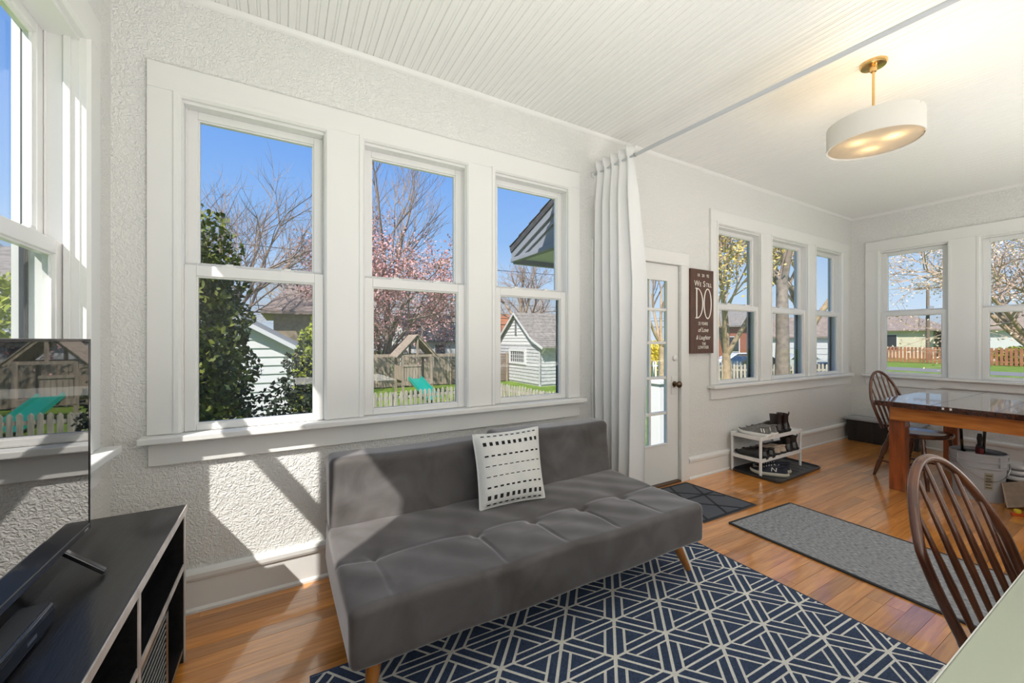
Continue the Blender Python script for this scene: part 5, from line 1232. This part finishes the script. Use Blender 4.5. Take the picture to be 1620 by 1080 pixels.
car('dark grey car parked in front of the white car', (27.0, 15.2), -0.5, (0.05, 0.055, 0.06))
car('silver car parked by the street, seen in the second far window', (35.0, 16.3), -0.4, (0.5, 0.52, 0.54))
t = thing('wheelie_bin', 'dark blue wheeled bin beside the white street garage', 'bin', (30.5, 12.35, GZ))
M().prism([(30.26, GZ + 0.05), (30.80, GZ + 0.05), (30.90, GZ + 0.98), (30.18, GZ + 0.98)], 12.05, 12.65, 'y').build('bin_body', mat('bin_blue', (0.03, 0.06, 0.10), 0.5), t, bevel=0.02)
M().prism([(30.12, GZ + 0.98), (30.95, GZ + 0.98), (30.80, GZ + 1.08), (30.2, GZ + 1.08)], 12.0, 12.7, 'y').build('bin_lid', mat('bin_lid_blue', (0.035, 0.07, 0.12), 0.5), t, bevel=0.02)

# ---- trees and shrubs
BARK = mat('grey_bark', (0.25, 0.20, 0.165), 0.9, var=0.3, vscale=6); BARKT = mat('tan_bark', (0.42, 0.31, 0.20), 0.9, var=0.3, vscale=5); TWIG = mat('twig', (0.30, 0.225, 0.18), 0.9)
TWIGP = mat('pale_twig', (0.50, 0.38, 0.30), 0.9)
def leafcloud(name, pts, size, m, parent, jit=0.0):
    n_ = len(pts); P_ = np.asarray(pts, float)
    if jit: P_ = P_ + RNG.normal(size=P_.shape) * jit
    a = RNG.normal(size=(n_, 3)); a /= np.linalg.norm(a, axis=1)[:, None]
    b = np.cross(a, RNG.normal(size=(n_, 3))); b /= np.linalg.norm(b, axis=1)[:, None]
    s_ = size * RNG.uniform(0.6, 1.3, (n_, 1))
    V = np.concatenate([P_ - a * s_, P_ + b * s_ * 0.55, P_ + a * s_, P_ - b * s_ * 0.55], axis=1).reshape(-1, 3)
    org = ORG.get(parent.name, (0, 0, 0)); V = V - np.array(org)
    Fq = np.arange(n_ * 4).reshape(-1, 4)
    me = bpy.data.meshes.new(name); me.from_pydata(V.tolist(), [], Fq.tolist()); me.materials.append(m)
    o = bpy.data.objects.new(name, me); COL.objects.link(o); o.parent = parent; o['kind'] = 'stuff'; return o
def tree(name, label, base, height, trunk_h, r0, spread, mats, levels=4, seed=1, lean=(0, 0), kids=(4, 4, 4, 5), upb=0.25, ratio=0.62, cat='tree', group=None, leaf=None):
    rnd = random.Random(seed); t = thing(name, label, cat, base, 0, group, False)
    big, small = M(), M(); tips = []
    def br(p, d, L_, r_, lv):
        pts = [p]; n_ = 4 if lv < 2 else 3; dd = Vector(d)
        for i in range(n_):
            dd = (dd + Vector((rnd.uniform(-1, 1), rnd.uniform(-1, 1), rnd.uniform(-0.4, 1) * upb * 2)) * 0.13).normalized()
            pts.append(pts[-1] + dd * L_ / n_)
        rs = [r_ * (1 - 0.5 * i / n_) for i in range(n_ + 1)]
        (big if lv < 2 else small).path(pts, rs, 7 if lv < 2 else (4 if lv == 2 else 3), caps=False)
        if lv >= levels: tips.extend(pts[1:]); return
        if lv == levels - 1: tips.extend(pts[2:])
        k = kids[min(lv, len(kids) - 1)]
        for j in range(k):
            f = 1.0 if j == 0 else rnd.uniform(0.35, 1.0); i0 = min(n_ - 1, int(f * n_)); q0 = pts[i0].lerp(pts[i0 + 1], f * n_ - i0) if i0 < n_ else pts[-1]
            a = rnd.uniform(0, 2 * PI); ax2 = dd.orthogonal().normalized(); ax2.rotate(Matrix.Rotation(a, 3, dd))
            sp = spread * rnd.uniform(0.6, 1.25) * (0.5 if j == 0 else 1); nd = (dd * math.cos(sp) + ax2 * math.sin(sp) + Vector((0, 0, upb * 0.6))).normalized()
            br(q0, nd, L_ * ratio * rnd.uniform(0.8, 1.15), r_ * 0.52 * rnd.uniform(0.85, 1.1), lv + 1)
    trunk = M(); top = Vector((lean[0], lean[1], trunk_h))
    trunk.path([Vector((0, 0, 0)), top * 0.5 + Vector((0.05, 0.0, 0)), top], [r0 * 1.25, r0, r0 * 0.85], 10)
    trunk.build('trunk', mats[0], t, 60)
    L0 = (height - trunk_h) / (1 + ratio + ratio ** 2 + 0.5 * ratio ** 3) * 1.05
    nb_ = kids[0] + 1
    for j in range(nb_):
        a = 2 * PI * j / nb_ + rnd.uniform(-0.4, 0.4); sp = spread * rnd.uniform(0.45, 1.05) * (0.3 if j == 0 else 1)
        br(top - Vector((0, 0, rnd.uniform(0, 0.12) * trunk_h)), Vector((math.cos(a) * math.sin(sp), math.sin(a) * math.sin(sp), math.cos(sp))), L0 * rnd.uniform(0.85, 1.1), r0 * 0.6, 1)
    big.build('limbs', mats[0], t, 60)
    o = small.build('twigs', mats[1], t); o['kind'] = 'stuff'
    if leaf: 
        m_, size, mult, jit, nm_ = leaf
        pts = [p for p in tips for _ in range(mult)]; rnd.shuffle(pts)
        leafcloud(nm_, [tuple(p) for p in pts], size, m_, t, jit)
    return t
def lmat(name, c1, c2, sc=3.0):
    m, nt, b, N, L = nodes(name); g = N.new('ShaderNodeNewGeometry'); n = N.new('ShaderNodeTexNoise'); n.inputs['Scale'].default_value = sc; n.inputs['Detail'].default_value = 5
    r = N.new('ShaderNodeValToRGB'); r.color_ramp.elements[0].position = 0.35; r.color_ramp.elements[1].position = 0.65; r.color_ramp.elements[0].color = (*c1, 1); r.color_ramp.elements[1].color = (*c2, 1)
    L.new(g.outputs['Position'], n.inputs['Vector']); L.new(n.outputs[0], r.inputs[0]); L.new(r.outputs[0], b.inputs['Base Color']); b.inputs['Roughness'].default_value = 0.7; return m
PINK = lmat('pink_blossom', (0.42, 0.17, 0.17), (0.66, 0.45, 0.41), 2.5); YLEAF = lmat('yellow_young_leaf', (0.52, 0.42, 0.08), (0.62, 0.46, 0.20)); PALEB = lmat('pale_peach_blossom', (0.62, 0.46, 0.33), (0.72, 0.64, 0.50))
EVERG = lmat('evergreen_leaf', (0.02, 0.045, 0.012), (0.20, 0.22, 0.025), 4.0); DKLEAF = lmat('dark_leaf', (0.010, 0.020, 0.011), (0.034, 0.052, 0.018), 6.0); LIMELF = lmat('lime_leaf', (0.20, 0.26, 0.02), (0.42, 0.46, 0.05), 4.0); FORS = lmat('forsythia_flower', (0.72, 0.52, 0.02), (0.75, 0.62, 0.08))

tree('bare_tree', 'wide bare tree fanning out above the evergreen in the first window', (-1.9, 19.0, GZ), 9.8, 2.0, 0.14, 0.78, (BARK, TWIG), 5, 3, kids=(6, 5, 5, 4, 4))
tree('bare_tree', 'tall bare tree rising behind the pink blossom tree', (5.6, 25.5, GZ), 15.2, 4.2, 0.20, 0.60, (BARK, TWIG), 5, 12, kids=(4, 4, 4, 4, 3), upb=0.3)
tree('pink_blossom_tree', 'broad tree covered in pink blossom behind the playset', (4.9, 23.6, GZ), 8.9, 1.1, 0.20, 1.0, (BARK, TWIG), 5, 21, kids=(6, 5, 4, 4, 3), upb=0.10, leaf=(PINK, 0.072, 4, 0.15, 'blossom'))
tree('bare_tree', 'tan-barked bare tree above the grey shed in the third window', (15.6, 25.5, GZ), 9.0, 3.4, 0.20, 0.75, (BARKT, TWIG), 5, 31, kids=(4, 4, 4, 4, 3))
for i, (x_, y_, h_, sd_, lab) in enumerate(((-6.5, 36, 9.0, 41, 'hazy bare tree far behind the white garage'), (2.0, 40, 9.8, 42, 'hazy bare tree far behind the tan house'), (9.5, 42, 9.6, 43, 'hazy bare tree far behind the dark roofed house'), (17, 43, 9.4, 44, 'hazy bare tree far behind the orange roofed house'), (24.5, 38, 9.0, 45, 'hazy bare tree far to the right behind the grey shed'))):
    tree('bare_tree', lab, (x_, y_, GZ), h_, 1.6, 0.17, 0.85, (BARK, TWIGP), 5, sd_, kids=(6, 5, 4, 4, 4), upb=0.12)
tree('street_tree', 'tree with yellow young leaves and low fork seen in the first far window', (17.6, 11.0, GZ), 9.2, 1.9, 0.20, 0.62, (BARKT, TWIGP), 4, 51, kids=(3, 4, 4, 4), upb=0.4, leaf=(YLEAF, 0.075, 5, 0.16, 'young_leaves'))
tree('street_tree', 'big forked grey trunk seen in the second far window', (17.0, 8.35, GZ), 11.5, 4.9, 0.23, 0.42, (BARK, TWIG), 4, 57, kids=(2, 4, 4, 4), upb=0.4)
tree('street_tree', 'tree with yellow young leaves leaning into the last far window', (24.0, 10.6, GZ), 11.0, 3.0, 0.30, 0.55, (BARKT, TWIGP), 4, 58, kids=(3, 4, 4, 4), upb=0.3, leaf=(YLEAF, 0.08, 4, 0.18, 'young_leaves'))
tree('pale_blossom_tree', 'pale peach blossom tree spreading before the right-hand windows', (29.0, 3.55, GZ), 9.5, 1.8, 0.22, 0.95, (BARKT, TWIGP), 5, 61, kids=(6, 5, 5, 4, 4), upb=0.10, leaf=(PALEB, 0.06, 1, 0.10, 'blossom'))
tree('door_view_tree', 'slim bare tree seen through the top lights of the door', (15.2, 12.6, GZ), 8.0, 2.4, 0.14, 0.6, (BARKT, TWIG), 4, 63, kids=(3, 4, 4, 3))

def shrub(name, label, base, stems, blobs, n_, size, m, seed, cat='shrub', shell=0.75):
    """blobs: (cx,cy,cz,rx,ry,rz) relative to base; leaves fill the outer shell of each blob"""
    t = thing(name, label, cat, base, 0, None, False); rnd = random.Random(seed)
    q = M()
    for (a, b, r_) in stems: q.path([a, Vector(a).lerp(Vector(b), 0.5) + Vector((0.04, 0.03, 0)), b], [r_, r_ * 0.7, r_ * 0.3], 6)
    q.build('stems', BARK, t, 60)
    tot = sum(b[3] * b[4] * b[5] for b in blobs) or 1; pts = []
    for (cx, cy, cz, rx_, ry_, rz_) in blobs:
        k = int(n_ * rx_ * ry_ * rz_ / tot); d = RNG.normal(size=(k, 3)); d /= np.linalg.norm(d, axis=1)[:, None]
        rr = RNG.uniform(shell ** 3, 1, (k, 1)) ** (1 / 3) * (1 + 0.10 * np.sin(d[:, :1] * 9 + seed) * np.sin(d[:, 2:] * 11))
        pts.append(d * rr * np.array([rx_, ry_, rz_]) + np.array([cx, cy, cz]))
    leafcloud('foliage', np.concatenate(pts), size, m, t); return t
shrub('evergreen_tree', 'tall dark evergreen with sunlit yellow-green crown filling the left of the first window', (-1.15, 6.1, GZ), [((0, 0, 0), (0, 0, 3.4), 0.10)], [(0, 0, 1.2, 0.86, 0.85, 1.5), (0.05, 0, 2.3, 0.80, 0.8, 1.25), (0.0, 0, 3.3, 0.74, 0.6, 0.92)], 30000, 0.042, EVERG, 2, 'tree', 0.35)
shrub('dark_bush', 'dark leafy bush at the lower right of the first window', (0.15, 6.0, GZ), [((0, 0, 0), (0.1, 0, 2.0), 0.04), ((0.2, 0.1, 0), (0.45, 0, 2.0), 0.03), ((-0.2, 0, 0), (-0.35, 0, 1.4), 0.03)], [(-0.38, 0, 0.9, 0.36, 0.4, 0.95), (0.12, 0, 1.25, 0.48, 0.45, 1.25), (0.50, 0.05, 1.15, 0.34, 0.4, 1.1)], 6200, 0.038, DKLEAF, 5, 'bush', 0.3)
shrub('lime_bush', 'bright yellow-green bush behind the dark bush in the first window', (0.62, 8.4, GZ), [((0, 0, 0), (0, 0, 2.2), 0.05)], [(0, 0, 1.55, 0.50, 0.5, 1.35)], 4500, 0.05, LIMELF, 7, 'bush', 0.5)
shrub('forsythia_bush', 'yellow flowering bush beyond the lawn seen through the door', (20.5, 17.2, GZ), [((0, 0, 0), (0, 0, 1.8), 0.05)], [(0, 0, 1.3, 1.7, 1.4, 1.2)], 2600, 0.10, FORS, 9, 'bush', 0.4)
shrub('orange_bush', 'orange-leaved tree between the playset and the tan house', (3.9, 23.2, GZ), [((0, 0, 0), (0, 0, 2.6), 0.07)], [(0, 0, 2.4, 1.0, 0.8, 1.2)], 1500, 0.08, lmat('orange_leaf', (0.42, 0.19, 0.08), (0.55, 0.36, 0.16)), 10, 'tree', 0.3)
shrub('left_window_tree', 'light green tree seen through the left window', (-3.1, 8.6, GZ), [((0, 0, 0), (0, 0, 2.6), 0.08)], [(0, 0, 2.5, 1.0, 0.9, 1.1)], 4000, 0.06, LIMELF, 11, 'tree', 0.4)
shrub('hedge', 'low trimmed green hedge rising just behind the red-brown fence', (62.6, 8.0, GZ), [((0, 0, 0), (0, 0, 1.0), 0.08)], [(0, 0, 0.9, 0.8, 3.6, 1.1)], 4000, 0.14, LIMELF, 13, 'hedge', 0.5)
# tufts of long grass along the picket fence
pts = np.column_stack([RNG.uniform(5.2, 8.6, 5000), RNG.uniform(11.0, 16.5, 5000), GZ + RNG.uniform(0, 0.22, 5000)])
t = thing('long_grass', 'patch of long green grass behind the picket fence before the grey shed', 'grass', (6.8, 13.7, GZ)); leafcloud('grass_blades', pts, 0.07, lmat('grass_blade', (0.16, 0.28, 0.02), (0.34, 0.46, 0.05)), t)
